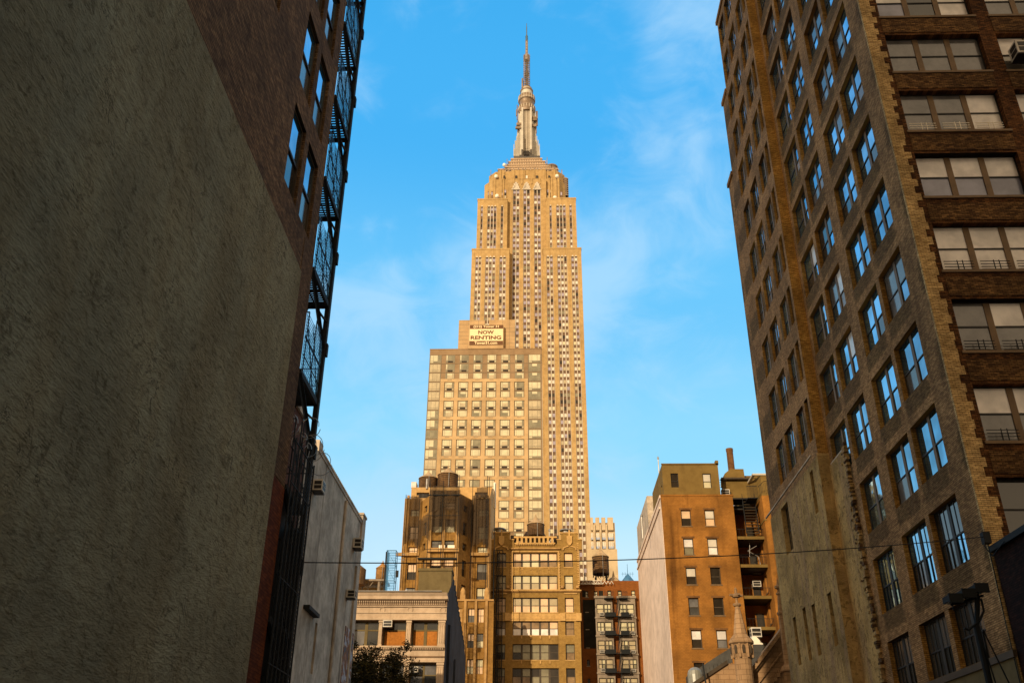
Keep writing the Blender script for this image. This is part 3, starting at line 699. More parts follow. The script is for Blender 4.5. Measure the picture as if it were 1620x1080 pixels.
def far_holes(y_edge, ymin, ymax, kmax, kmin=0):
    hs = []
    for k in range(kmin, 11):
        zh = 23.4+3.72*k
        if zh > kmax-0.4: continue
        for (y0, y1, c) in ((47.95, 48.65, 1), (48.98, 50.55, 2), (51.55, 53.5, 2), (54.05, 55.85, 2)):
            if y0 < ymin or y1 > ymax: continue
            hs.append((y_edge-y1, y_edge-y0, zh-2.5, zh, dict(cols=c, split=0.47, fr=WFR, panes=tower_panes(0), mull=0.2, mid=WFR2, d=0.07)))
    return hs
fh = far_holes(56.1, 0, 60, 61.3)
y0, z0 = Q(1259, 783, XF); y1, z1 = Q(1241, 857, XF)
facade(t, 'far_side_wall', SIDEB, (XF, 56.1), (XF, YB), 19.7, 61.3, fh, 0.18, rev=JAMB)
b = MB(); b.quad((XF, 57.6, 19.7), (XF, 56.1, 19.7), (XF, 56.1, 53.8), (XF, 57.6, 53.8)); b.quad((XF, 59.1, 19.7), (XF, 57.6, 19.7), (XF, 57.6, 46.7), (XF, 59.1, 46.7))
b.quad((45, 59.1, 0), (XF, 59.1, 0), (XF, 59.1, 46.7), (45, 59.1, 46.7)); b.quad((XF, 57.6, 46.7), (45, 57.6, 46.7), (45, 59.1, 46.7), (XF, 59.1, 46.7)); b.quad((XF, 57.6, 46.7), (XF, 57.6, 53.8), (45, 57.6, 53.8), (45, 57.6, 46.7)); b.quad((XF, 56.1, 53.8), (45, 56.1, 53.8), (45, 57.6, 53.8), (XF, 57.6, 53.8)); b.quad((45, 56.1, 53.8), (XF, 56.1, 53.8), (XF, 56.1, 61.3), (45, 56.1, 61.3))
b.quad((45, 32.4, 0), (45, 59.1, 0), (45, 59.1, 61.3), (45, 32.4, 61.3)); b.quad((XF, YB, 61.3), (45, YB, 61.3), (45, 56.1, 61.3), (XF, 56.1, 61.3)); b.quad((XT, 32.4, 61.3), (45, 32.4, 61.3), (45, YB, 61.3), (XT, YB, 61.3))
b.build('outer_wall', [SIDEB], t)
b = MB(); b.quad((XF, YB, 19.7), (XT, YB, 19.7), (XT, YB, 61.3), (XF, YB, 61.3)); b.build('yellow_return', [BANDB], t)
b = MB()
for z, ye in ((46.7, 59.1), (53.8, 57.6), (61.3, 56.1)): b.box(XF-0.12, XF+0.4, ye-1.6 if z < 60 else YB, ye+0.12, z, z+0.35)
build_each(b, 'cornice', [SIDEB], t)
# front wall
holes = []
FP = [(B_GREY, B_WHITE), (B_WHITE, B_WHITE), (B_GREY, B_GREY), (B_GREY, B_GREY), (B_BLUE, B_WHITE), (B_WHITE, B_WHITE), (B_GREY, B_WHITE), (G_MID, B_GREY), (G_DARK, G_DARK)]
rows = [(38.75, ((B_BLUE, B_WHITE),)*1+((G_DARK, G_DARK), (B_WHITE, B_WHITE))), (35.2, ((B_GREY, B_GREY),)*3), (31.68, ((B_GREY, B_GREY), (B_GREY, B_GREY), (B_WHITE, B_WHITE))), (28.05, ((B_BLUE, B_WHITE),)*3),
        (24.33, ((B_WHITE, B_WHITE),)*3), (20.62, ((B_GREY, B_GREY), (B_GREY, B_WHITE), (B_GREY, B_WHITE))), (16.85, ((B_GREY, B_WHITE), (B_GREY, B_WHITE), (B_GREY, B_GREY))), (13.1, ((G_DARK, G_DARK),)*3), (42.3, ((B_WHITE, B_WHITE),)*3)]
for zh, pn in rows:
    for i in range(5):
        x0 = 16.58+5.2*i
        p_ = [q for c in pn for q in c] if i == 0 else [q for c in range(3) for q in pick(((G_DARK, G_MID), 1), ((G_MID, B_WHITE), 1), ((B_GREY, B_WHITE), 2), ((B_WHITE, B_WHITE), 1.5))]
        holes.append((x0-XT, x0+4.46-XT, zh-2.34, zh, dict(cols=3, split=0.52, fr=WFK, panes=tuple(p_), mull=0.26, mid=WFR2, d=0.06)))
facade(t, 'front_wall', FRONTB, (XT, 32.4), (45, 32.4), 0, 61.3, holes, 0.28, sill=True, sillmat=WFR2)
for zh, pn in rows:   # flat ochre brick panels under each window row
    for i in range(5):
        x0 = 16.58+5.2*i; b = MB(); b.box(x0-0.02, x0+4.48, 32.37, 32.45, zh+0.14, zh+1.02); b.build('spandrel_panel', [SPANB], t)
b = MB(); z = 0.0; i = 0
while z < 61:
    wd = 0.50 if i % 2 else 0.64; wd += random.choice((0, 0, 0.06, -0.05, 0.11))+random.uniform(-0.02, 0.02); b.box(XT-0.012, XT+wd, 32.384, 32.5, z, z+0.372); z += 0.375; i += 1
b.build('quoin', [QUOIN], t)
# window guards behind the lower front and side sashes
GB = MB()
def guard(x0, x1, z0, y):
    b = MB()
    for k in range(4): b.box(x0, x1, y-0.012, y+0.012, z0+0.06+k*0.13, z0+0.085+k*0.13)
    xm = x0+(x1-x0)*0.55
    for dx in (-0.11, 0.11): b.box(xm+dx-0.012, xm+dx+0.012, y-0.02, y+0.02, z0, z0+0.52)
    return b
for zh, m_, cs in ((31.68, DISH, (0, 1, 2)), (24.33, IRON, (0, 1, 2)), (20.62, IRON, (0, 1, 2)), (16.85, IRON, (0, 1))):
    for c in cs:
        x0 = 16.58+c*1.487+0.14; guard(x0, x0+1.2, zh-2.34+0.02, 32.5).build('window_guard', [m_], t)
# plaster ghost of a vanished neighbour on the side wall
b = MB(); sl_ = []
for (ua, va, ub, vb) in ((1258, 975, 1265, 1052), (1271, 962, 1284, 1043), (1287, 955, 1297, 1036), (1311, 938, 1325, 1020)):
    ya, za = Q(ua, va, XF-0.06); yb, zb = Q(ub, vb, XF-0.06); yc = (ya+yb)/2; sl_.append((57.6-yc-0.32, 57.6-yc+0.32, zb, za, None))
yA, zA = Q(1236, 800, XF-0.06); yB_, zB_ = Q(1251, 847, XF-0.06)
sl_.append((57.6-56.3, 57.6-54.6, 16.6, 19.5, dict(cols=2, split=0.5, fr=WFK, panes=(G_DARK, G_MID), mull=0.15, d=0.08)))
sl_.append((57.6-49.35, 57.6-48.75, 17.0, 19.4, None))
sl_ = [s for s in sl_ if 0 < s[0] < s[1] < 57.6-YB]
facade(t, 'plaster_coat', PLAS, (XF-0.07, 57.6), (XF-0.07, YB), 0, 19.75, sl_, 0.3)
b = MB(); b.quad((XF-0.07, YB-0.05, 0), (XT, YB-0.05, 0), (XT, YB-0.05, 19.75), (XF-0.07, YB-0.05, 19.75)); b.quad((XF-0.07, YB, 0), (XF-0.07, YB-0.05, 0), (XF-0.07, YB-0.05, 19.75), (XF-0.07, YB, 19.75)); b.quad((XF-0.07, YB-0.05, 19.75), (XT, YB-0.05, 19.75), (XT, YB, 19.9), (XF-0.07, YB, 19.9)); b.quad((XF-0.07, 59.1, 19.75), (XF-0.07, YB, 19.75), (XF, YB, 19.75), (XF, 59.1, 19.75)); b.quad((XF-0.07, 59.12, 0), (XF-0.07, 57.6, 0), (XF-0.07, 57.6, 19.75), (XF-0.07, 59.12, 19.75))
b.quad((XT-0.1, YB, 0), (XT-0.1, 44.95, 0), (XT-0.1, 44.75, 19.1), (XT-0.1, YB, 19.1)); b.quad((XT-0.1, YB, 19.1), (XT-0.1, 44.75, 19.1), (XT, 44.7, 19.1), (XT, YB, 19.1)); b.quad((XT-0.1, 44.95, 0), (XT, 44.9, 0), (XT, 44.7, 19.1), (XT-0.1, 44.75, 19.1))
b.build('plaster_return', [PLAS], t)
b = MB(); b.box(XF+0.25, XF+0.3, YB+0.1, 59.0, 0, 19.6); b.build('slit_backing', [G_DARK], t)
b = MB()
for s_ in sl_[:4]: y = 57.6-(s_[0]+s_[1])/2; b.box(XF-0.09, XF-0.02, y-0.42, y+0.42, s_[3], s_[3]+0.12)
build_each(b, 'slit_lintel', [PLAS], t)
b = MB(); z = 0.0
while z < 19.2:
    hgt_ = random.uniform(0.07, 0.22); d_ = random.uniform(0.02, 0.26); b.box(XT-0.1-random.uniform(0, 0.12), XT, 44.95-z*0.01-d_, 45.1-z*0.01, z, z+hgt_*0.8, 0 if rnd() < .6 else 1); z += hgt_
for k in range(60):
    z = random.uniform(1, 19); y = 44.85+abs(random.gauss(0, 0.25)); b.box(XT-0.16, XT-0.08, y, y+random.uniform(0.08, 0.2), z, z+random.uniform(0.05, 0.12), 0 if rnd() < .6 else 1)
build_each(b, 'broken_edge', [PLAS, BARE], t)
b = MB()
for (y0, y1, z, X_) in ((44.6, 47.3, 19.12, XT), (47.7, 59.1, 19.78, XF-0.3)): b.box(X_-0.09, X_, y0, y1, z, z+0.07)
build_each(b, 'coping_strip', [GREYW], t)
b = MB(); b.box(XT-0.12, XT, 32.2, 44.8, 6.82, 7.05); b.build('ledge', [WFR], t)
b = MB(); b.box(XT-0.04, XT, 32.3, 44.8, 0, 6.82); b.build('painted_base', [OLIVEB], t)
aircon((22.6, 32.42, 33.3), 0, 1.0, 0.75, 0.7, 'bulky window air conditioner in the top right front window of the loft tower')

# low blackened brick building in front of the tower
t = thing('low_brick_building', 'low blackened red brick building with dark coping at the lower right corner', 'building', (24, 20, 0))
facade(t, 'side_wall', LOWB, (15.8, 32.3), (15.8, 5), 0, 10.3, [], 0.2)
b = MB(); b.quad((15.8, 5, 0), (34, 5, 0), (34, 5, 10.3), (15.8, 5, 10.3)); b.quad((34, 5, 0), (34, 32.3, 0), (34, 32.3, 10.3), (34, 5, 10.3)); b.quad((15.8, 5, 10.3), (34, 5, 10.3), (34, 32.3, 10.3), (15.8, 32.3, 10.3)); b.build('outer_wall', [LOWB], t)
b = MB(); b.box(15.66, 16.3, 4.9, 32.3, 10.3, 10.5); build_each(b, 'coping', [IRON], t)

# flood lights on a pole
t = thing('flood_light_pole', 'black pole carrying three flood lights in front of the loft tower', 'flood light', (11.3, 25, 0))
b = MB(); b.tube((11.35, 25, 0), (11.35, 25, 6.4), 0.09, 8); b.tube((11.35, 25, 6.4), (11.55, 25, 7.2), 0.07, 8)
b.path([(11.0, 24.95, 6.35), (11.1, 24.95, 6.3), (11.45, 24.95, 6.55), (11.6, 24.95, 6.8), (11.6, 24.95, 7.1)], 0.03, 6)
b.tube((11.45, 24.9, 6.3), (11.9, 24.9, 4.6), 0.02, 5); b.tube((11.35, 24.9, 6.2), (11.6, 24.9, 3.5), 0.02, 5)
b.build('pole', [IRON], t)
for k, (x, z) in enumerate(((10.85, 7.03), (11.22, 7.16), (11.58, 7.3))):
    b = MB(); b.box(x-0.16, x+0.16, 24.75, 25.2, z-0.02, z+0.14); b.box(x-0.18, x+0.18, 24.7, 24.76, z-0.08, z+0.16); h_ = b.build('lamp_head', [IRON], t)
    b = MB(); b.box(x-0.13, x+0.13, 24.78, 25.1, z-0.035, z-0.024); b.build('lens', [GALV], h_)
    b = MB(); b.tube((x, 25.0, z), (x, 25.0, z-0.22), 0.02, 5); b.build('bracket', [IRON], h_)
b = MB(); b.tube((10.8, 25, 6.95), (11.7, 25, 7.2), 0.03, 6); b.build('crossarm', [IRON], t)

# overhead cable
b = MB(); pts = []
A_ = Vector((-6.3, 24.3, 7.9)); B_ = Vector((15.66, 32.2, 10.85))
for i in range(41):
    f = i/40; p = A_.lerp(B_, f); p.z -= 4*f*(1-f)*0.30; pts.append(tuple(p))
b.path(pts, 0.016, 5); o = b.build('overhead_cable', [IRON], None, tuple(A_)); tag(o, 'thin black cable strung across the street from fire escape to loft tower', 'cable')
b = MB(); b.box(15.5, 15.75, 32.1, 32.35, 10.6, 11.0); b.path([(15.6, 32.2, 10.9), (15.45, 32.1, 10.5), (15.6, 32.0, 10.1), (15.62, 31.0, 10.35)], 0.02, 4)
b.path([(15.66, 32.25, 10.6), (15.64, 32.28, 8.0), (15.66, 32.3, 4)], 0.02, 4); o = b.build('junction_box', [IRON], None, (15.6, 32.2, 10.8)); tag(o, 'black cable box at the foot of the yellow brick corner', 'junction box')

# ------------------------------------------------------------------ beige cast-iron front, middle left
YB8 = 88.0
def pb(x, y): return P(545+x/6.747, 920+y/6.747, YB8)
t = thing('beige_loft_building', 'beige classical loft front with dentilled cornice and boarded windows, slate blue side wall', 'building', (-13, 98, 0))
XR = -8.87; XLb = -24.0; ZT = 21.35
b = MB()
b.quad((XR, YB8, 0), (XR, 94.3, 0), (XR, 94.3, 24.3), (XR, YB8, 21.2)); b.quad((XR, 94.3, 0), (XR, 102, 0), (XR, 102, 22.6), (XR, 94.3, 24.3))
b.quad((XR, 102, 0), (XR, 113, 0), (XR, 113, 19.5), (XR, 102, 22.6)); b.quad((XR, 113, 0), (XLb, 113, 0), (XLb, 113, 19.5), (XR, 113, 19.5)); b.quad((XLb, YB8, 21.0), (XR, YB8, 21.0), (XR, 113, 19.5), (XLb, 113, 19.5))
for i in range(14):
    y = 94.5+i*1.2; z = 24.2-(y-94.3)*0.235; b.box(XR-0.3, XR+0.04, y, y+0.7, z-0.3, z+0.18)
b.box(XR, XR+0.25, 90.2, 90.9, 0, 19); b.box(XR, XR+0.2, 97.5, 98.1, 0, 17)
b.build('side_wall', [BLUEW], t)
holes = []; cols_ = []
def px(x): return P(545+x/6.747, 920+410/6.747, YB8)[0]
zt1, zb1 = 18.96, 16.6; zt0, zb0 = 15.2, 12.6
bays = [(px(-190), px(75)), (px(90), px(372)), (px(415), px(665)), (px(722), px(1005))]
e_ = [(px(-480), px(-210))]+bays
for i, (x0, x1) in enumerate(e_):
    if i == 3: pn = (PLY,)
    pn = {0: (G_DARK,), 1: (G_DARK,), 2: (B_GREY, G_DARK, G_DARK, G_DARK), 3: (PLY, G_DARK), 4: (PLY, G_DARK, PLY, G_DARK)}[i]
    holes.append((x0-XLb, x1-XLb, zb1, zt1, dict(cols=1 if i == 3 else 2, split=0.66, fr=OLIVEB, panes=pn, mull=0.28, mid=OLIVEB, d=0.13)))
    for zz, pq in ((zt0, (B_GREY, G_MID, G_DARK, B_GREY) if i != 4 else (B_GREY, B_GREY, G_DARK, B_GREY)), (zt0-3.9, (G_DARK,)), (zt0-7.8, (G_DARK,))):
        holes.append((x0-XLb, x1-XLb, zz-2.7, zz, dict(cols=2, split=0.62, fr=OLIVEB, panes=pq, mull=0.22, mid=OLIVEB, d=0.1)))
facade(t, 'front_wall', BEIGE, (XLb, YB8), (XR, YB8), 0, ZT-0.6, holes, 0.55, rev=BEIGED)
b = MB()   # entablature, cornice
def band(z0, z1, pr, m=0): b.box(XLb, XR+0.02+pr*0.2, YB8-pr, YB8+0.1, z0, z1, m)
band(20.78, 21.05, 0.75); b.xprof([(YB8-0.75, 21.05), (YB8-0.95, 21.35), (YB8+0.2, 21.45), (YB8+0.2, 21.05)], XLb, XR+0.1)
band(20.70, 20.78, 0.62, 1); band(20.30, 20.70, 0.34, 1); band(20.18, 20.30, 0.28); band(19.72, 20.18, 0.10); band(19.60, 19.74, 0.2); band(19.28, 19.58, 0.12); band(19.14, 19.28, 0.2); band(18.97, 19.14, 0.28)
n = int((XR-XLb)/0.2)
for i in range(n): x = XLb+0.1+i*0.2; b.box(x, x+0.11, YB8-0.52, YB8-0.34, 20.52, 20.69, 0); b.box(x, x+0.09, YB8-0.40, YB8-0.33, 20.34, 20.46, 0)
build_each(b, 'cornice', [BEIGE, BEIGED], t)
b = MB()
def band2(z0, z1, pr, m=0): b.box(XLb, XR+0.02, YB8-pr, YB8+0.1, z0, z1, m)
for zz in (16.5, 12.6, 8.7):
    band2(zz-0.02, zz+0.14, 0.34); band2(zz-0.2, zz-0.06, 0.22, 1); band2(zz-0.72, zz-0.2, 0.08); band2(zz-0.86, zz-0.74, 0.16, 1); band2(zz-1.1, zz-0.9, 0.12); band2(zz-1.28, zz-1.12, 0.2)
    for i in range(n): x = XLb+0.1+i*0.2; b.box(x, x+0.1, YB8-0.3, YB8-0.22, zz-0.18, zz-0.05, 0)
build_each(b, 'belt_course', [BEIGE, BEIGED], t)
for i, ((a0, a1), (c0, c1)) in enumerate(zip(e_, e_[1:]+[(XR-0.02, XR)])):
    b = MB(); x0, x1 = a1+0.04, c0-0.04
    if i == 4: x1 = XR-0.05
    hw = (x1-x0)/2
    for zlo, zhi in ((16.62, 18.96), (12.7, 15.2), (8.8, 11.3), (4.9, 7.4)):
        b.box(x0, x1, YB8-0.16, YB8+0.5, zlo, zhi); b.box(x0-0.05, x1+0.05, YB8-0.24, YB8+0.1, zlo, zlo+0.16); b.box(x0-0.05, x1+0.05, YB8-0.26, YB8+0.1, zhi-0.22, zhi-0.04); b.box(x0-0.02, x1+0.02, YB8-0.2, YB8+0.1, zhi-0.40, zhi-0.33)
        for k in range(3): xx = x0+(x1-x0)*(k+0.5)/3; b.box(xx-0.05, xx+0.05, YB8-0.2, YB8-0.1, zlo+0.3, zhi-0.45)
    build_each(b, 'pilaster', [BEIGE], t)
b = MB()
for u, v in ((405, 300), (702, 300), (1050, 300)):
    x, z = pb(u, v)
    for k in range(14): a = k/14*2*math.pi; b.tube((x+0.24*math.cos(a), YB8-0.12, z+0.24*math.sin(a)), (x+0.24*math.cos(a+0.45), YB8-0.12, z+0.24*math.sin(a+0.45)), 0.05, 5)
build_each(b, 'wreath', [BEIGE], t)
b = MB(); b.prism([(XR-3.3, 92), (XR-0.02, 92), (XR-0.02, 94.2), (XR-3.3, 94.2)], 20.3, 24.6); b.box(XR-3.4, XR+0.05, 91.9, 94.3, 24.6, 24.85)
b.build('roof_hut', [OLIVEB], t)
b = MB(); b.box(XLb, XR-0.4, YB8-0.98, YB8+0.3, 21.46, 21.5); b.build('roof_flashing', [TIN], t)
x, z = P(608.5+5, 990.0, YB8); aircon((x, YB8+0.2, z-0.1), 0, 0.85, 0.62, 0.5, 'dark window air conditioner above the boarded window of the beige front')
x, z = P(655, 1063, YB8); aircon((x, YB8+0.3, z), 0, 0.75, 0.5, 0.5, 'window air conditioner in the lowest visible window of the beige front')

# street tree at lower left
def tree(name, label, x, y, h, r, n=26, seed=3):
    rs = random.Random(seed); t = thing(name, label, 'tree', (x, y, 0))
    b = MB(); b.tube((x, y, 0), (x+0.2, y, h*0.5), 0.24, 8, 0, 0.15)
    tips = []
    for k in range(12):
        a = rs.uniform(0, 6.28); rr = r*rs.uniform(0.4, 0.95); p0 = (x+0.1, y, h*rs.uniform(0.3, 0.55)); p1 = (x+rr*0.5*math.cos(a), y+rr*0.5*math.sin(a), h*rs.uniform(0.5, 0.7)); p2 = (x+rr*math.cos(a), y+rr*math.sin(a), h*rs.uniform(0.62, 0.98))
        b.tube(p0, p1, 0.09, 5, 0, 0.06); b.tube(p1, p2, 0.06, 5, 0, 0.02); tips.append(p2); tips.append(p1)
    b.build('trunk', [BARK], t)
    b = MB(); cl = []
    for k in range(n):
        a = rs.uniform(0, 6.28); q = rs.uniform(0, 1)**0.5*r; zc = h*0.72+rs.uniform(-1, 1)*h*0.24*(1-0.5*(q/r)**2)
        cl.append((x+q*math.cos(a), y+q*math.sin(a), zc, rs.uniform(0.45, 0.95)))
    cl += [(p[0], p[1], p[2], rs.uniform(0.3, 0.6)) for p in tips]
    for cx, cy, cz, cr_ in cl:
        for i in range(int(330*cr_)):
            d = Vector((rs.gauss(0, 1), rs.gauss(0, 1), rs.gauss(0, 1))); d.normalize(); d *= cr_*rs.uniform(0.25, 1.08)
            c = Vector((cx, cy, cz))+d; u_ = Vector((rs.uniform(-1, 1), rs.uniform(-1, 1), rs.uniform(-0.6, 0.6))).normalized(); v_ = u_.orthogonal().normalized(); s = rs.uniform(0.06, 0.13)
            b.quad(tuple(c-u_*s), tuple(c+v_*s*0.5), tuple(c+u_*s), tuple(c-v_*s*0.5), 0 if rs.random() < .6 else 1)
    b.build('crown', [plain('leaf dark', (0.026, 0.019, 0.005), 0.9, 0.05, 0, 0.3, 2), plain('leaf light', (0.075, 0.052, 0.012), 0.9, 0.05, 0, 0.3, 2)], t)
    return t
tx, tz = P(588, 1018, 70); tree('street_tree', 'leafy dark street tree in front of the beige loft building', -12.6, 70, tz+0.9, 3.1, 80)

# ------------------------------------------------------------------ water tanks
def water_tank(label, u0, u1, vt, vb, Y, mat_, roofm, legs=1.2, n=20, apex=0.35, base=None, group=None):
    x0, zt = P(u0, vt, Y); x1, _ = P(u1, vt, Y); _, zb = P((u0+u1)/2, vb, Y); r_ = (x1-x0)/2; cx = (x0+x1)/2; cy = Y+r_
    t = thing('water_tank', label, 'water tank', (cx, cy, zb), group)
    b = MB()
    for k in range(n*2):   # staves
        a0 = 2*math.pi*k/(n*2); a1 = 2*math.pi*(k+0.86)/(n*2); rr = r_
        pts = [(cx+rr*math.cos(a), cy+rr*math.sin(a)) for a in (a0, a1)]
        b.quad((*pts[0], zb), (*pts[1], zb), (*pts[1], zt), (*pts[0], zt))
    b.lathe(cx, cy, [(r_*0.985, zb), (r_*0.985, zt)], n*2)
    b.build('tank_body', [mat_], t)
    b = MB(); nh = 9
    for k in range(nh):
        z = zb+(zt-zb)*(0.04+0.9*(k/(nh-1))**1.2); b.lathe(cx, cy, [(r_*1.004, z-0.03), (r_*1.02, z), (r_*1.004, z+0.03)], n*2, 0, False)
    build_each(b, 'hoop', [WFK], t)
    b = MB(); b.lathe(cx, cy, [(r_*1.06, zt-0.05), (r_*1.06, zt+0.03), (r_*0.5, zt+apex*r_*0.62), (0.12, zt+apex*r_*1.25), (0.10, zt+apex*r_*1.25+0.25), (0.01, zt+apex*r_*1.25+0.45)], n, 0)
    b.build('tank_roof', [roofm], t)
    if legs:
        for sx in (-1, 1):
            for sy in (-1, 1):
                b = MB(); b.box(cx+sx*r_*0.65-0.1, cx+sx*r_*0.65+0.1, cy+sy*r_*0.65-0.1, cy+sy*r_*0.65+0.1, zb-legs-0.25, zb-0.25); b.build('leg', [IRON], t)
        b = MB()
        for k in range(7): x = cx-r_*0.9+k*r_*0.3; b.box(x-0.06, x+0.06, cy-r_*0.9, cy+r_*0.9, zb-0.25, zb-0.02)
        b.tube((cx-r_*0.65, cy-r_*0.65, zb-legs), (cx+r_*0.65, cy-r_*0.65, zb-0.3), 0.04, 4); b.tube((cx+r_*0.65, cy-r_*0.65, zb-legs), (cx-r_*0.65, cy-r_*0.65, zb-0.3), 0.04, 4)
        build_each(b, 'support_frame', [IRON], t)
    b = MB(); b.tube((cx+r_*0.2, cy-r_*1.06, zb-0.8), (cx+r_*0.2, cy-r_*1.06, zt), 0.05, 5); build_each(b, 'riser_pipe', [GALV], t)
    return t

# ------------------------------------------------------------------ ochre building wrapped in netting
YN = 134.0; YC = 130.5
t = thing('netted_ochre_building', 'ochre brick setback building with a polygonal bay draped in brown construction netting', 'building', (-13, 142, 0))
def pn5(x, y, Y): return P(550+x/6, 720+y/6, Y)
XA = pn5(556, 420, YN)[0]; XB = pn5(692, 500, YN)[0]; XC0 = pn5(792, 500, YC)[0]; XC1 = pn5(1052, 500, YC)[0]; XD = pn5(1188, 500, YN)[0]; XE = pn5(1345, 500, YN)[0]
ZL = pn5(600, 410, YN)[1]; ZC = pn5(900, 330, YC)[1]; ZLEDGE = pn5(600, 935, YN)[1]
plan = [(XA, YN), (XB, YN), (XC0, YC), (XC1, YC), (XD, YN), (XE, YN)]
def rowz(y0, y1, Y=YN): return pn5(600, y1, Y)[1], pn5(600, y0, Y)[1]
rows_n = [rowz(515, 575), rowz(672, 792), rowz(868, 935)]
z = rows_n[-1][1]; pitch = 3.45
low = []
zz = P(700, 891, YN)[1]
for k in range(8): low.append((zz-2.35-k*3.5, zz-k*3.5))
def npan(): return pick((PEACH, 3), (CREAM, 2), (DARKP, 2.2), (G_MID, 1.2))
segs = list(zip(plan, plan[1:]))
tops = [ZL, ZL-0.5, ZC, ZL-0.3, ZL]
for i, ((a, c), zt_) in enumerate(zip(segs, tops)):
    Ln = math.hypot(c[0]-a[0], c[1]-a[1]); hs = []
    for r_i, (z0, z1) in enumerate(rows_n+low):
        if z1 > zt_-0.3: continue
        if i in (0, 4): ws = [(Ln*0.34, Ln*0.34+1.75)]
        elif i == 2: ws = [(Ln*0.26-0.75, Ln*0.26+0.75), (Ln*0.70-0.75, Ln*0.70+0.75)]
        else: ws = [(Ln*0.5-0.55, Ln*0.5+0.55)]
        for w0, w1 in ws:
            q = (DARKP, G_MID) if i in (1, 3) else (npan(), npan())
            hs.append((w0, w1, z0, z1, dict(cols=2 if w1-w0 > 1.6 else 1, split=0.5, fr=WFR, panes=q, mull=0.08, d=0.07)))
    facade(t, 'bay_wall' if i in (1, 2, 3) else 'front_wall', NETB, a, c, 0, zt_, hs, 0.3)
b = MB(); b.quad((XA-0.9, 150, 0), (XA, YN, 0), (XA, YN, ZL), (XA-0.9, 150, ZL)); b.quad((XE, YN, 0), (XE, 150, 0), (XE, 150, ZL), (XE, YN, ZL))
b.poly([(XA, YN, ZL-0.8), (XE, YN, ZL-0.8), (XE, 150, ZL-0.8), (XA-0.9, 150, ZL-0.8)]); b.poly([(XB, YN, ZC-0.9), (XC0, YC, ZC-0.9), (XC1, YC, ZC-0.9), (XD, YN, ZC-0.9)])
b.quad((XC0, YC, ZL-1), (XC0, YN+2, ZL-1), (XC0, YN+2, ZC), (XC0, YC, ZC)); b.quad((XC1, YC, ZL-1), (XC1, YN+2, ZL-1), (XC1, YN+2, ZC), (XC1, YC, ZC))
b.build('outer_wall', [NETB], t)
b = MB()   # piers, ledge and pinnacled buttresses
for (x, y), ztp in zip(plan, (ZL, ZL, ZC, ZC, ZL, ZL)): b.box(x-0.18, x+0.18, y-0.14, y+0.3, 0, ztp)
for k in range(3): a, c = segs[2]; x = a[0]+(c[0]-a[0])*(0.02+0.48*k); b.box(x-0.15, x+0.15, YC-0.18, YC, 0, ZC)
b.box(XA-1.0, XB+0.2, YN-0.5, YN, ZLEDGE-0.35, ZLEDGE+0.1); b.box(XD-0.2, XE, YN-0.5, YN, ZLEDGE-0.35, ZLEDGE+0.1); b.box(XC0-0.3, XC1+0.3, YC-0.45, YC, ZLEDGE-0.7, ZLEDGE-0.2)
for x0, x1 in ((XA, XB), (XD, XE)):
    n = int((x1-x0)/0.7)
    for k in range(n): b.box(x0+0.15+k*0.7, x0+0.5+k*0.7, YN-0.12, YN+0.3, ZL, ZL+0.5)
for (u, v) in ((732, 940), (770, 940)):
    x, z = P(u, v, YC-0.4); b.box(x-0.35, x+0.35, YC-0.45, YN, 0, z); b.lathe(x, YC-0.1, [(0.36, z-0.1), (0.36, z+0.5), (0.2, z+0.95), (0.02, z+1.1)], 10)
build_each(b, 'stone_trim', [NETT], t)
# lower wing between the buttresses
XW0, XW1 = P(706, 960, YC-0.6)[0], P(781, 960, YC-0.6)[0]; ZW = P(740, 952, YC)[1]
hs = []; z = P(740, 963, YC)[1]
for k in range(6):
    for (u0, u1) in ((722, 730.5), (739.5, 750), (754.5, 765)):
        xa = P(u0, 1000, YC-0.6)[0]-XW0; xb = P(u1, 1000, YC-0.6)[0]-XW0; hs.append((xa, xb, z-1.9-k*3.37, z-k*3.37, dict(cols=2 if u0 > 730 else 1, split=0.5, fr=WFR, panes=(npan(), npan()) if k < 3 else (G_DARK, G_MID), mull=0.06, d=0.06)))
facade(t, 'lower_front_wall', NETB, (XW0, YC-0.6), (XW1, YC-0.6), 0, ZW, hs, 0.3)
b = MB()
for u in (717.5, 735, 752, 769): x = P(u, 1000, YC-0.6)[0]; b.box(x-0.17, x+0.17, YC-0.85, YC-0.6, 0, ZW+0.1)
b.box(XW0, XW1, YC-0.8, YC+1, ZW, ZW+0.25); build_each(b, 'buttress', [NETT], t)
# penthouse
XP0, XP1 = pn5(605, 330, 139)[0], pn5(1372, 330, 139)[0]; ZP0, ZP1 = pn5(700, 420, 139)[1], pn5(700, 303, 139)[1]
hs = [(pn5(652, 400, 139)[0]-XP0, pn5(772, 400, 139)[0]-XP0, pn5(700, 405, 139)[1], pn5(700, 352, 139)[1], dict(cols=2, split=0.5, fr=WFK, panes=(DARKP,), d=0.05)), (pn5(1208, 400, 139)[0]-XP0, pn5(1330, 400, 139)[0]-XP0, pn5(700, 403, 139)[1], pn5(700, 350, 139)[1], dict(cols=2, split=0.5, fr=WFK, panes=(DARKP,), d=0.05))]
ph = facade(t, 'penthouse_wall', ORW, (XP0, 139), (XP1, 139), ZP0-6, ZP1, hs, 0.3)
b = MB(); b.quad((XP0, 150, ZP0-6), (XP0, 139, ZP0-6), (XP0, 139, ZP1), (XP0, 150, ZP1)); b.quad((XP0, 139, ZP1), (XP1, 139, ZP1), (XP1, 150, ZP1), (XP0, 150, ZP1)); b.quad((XP1, 139, 0), (XP1, 150, 0), (XP1, 150, ZP1), (XP1, 139, ZP1)); b.quad((XE, YN, 0), (XP1, 139, 0), (XP1, 139, ZP1), (XE, YN, ZL)); build_each(b, 'penthouse_roof', [ORW], t)
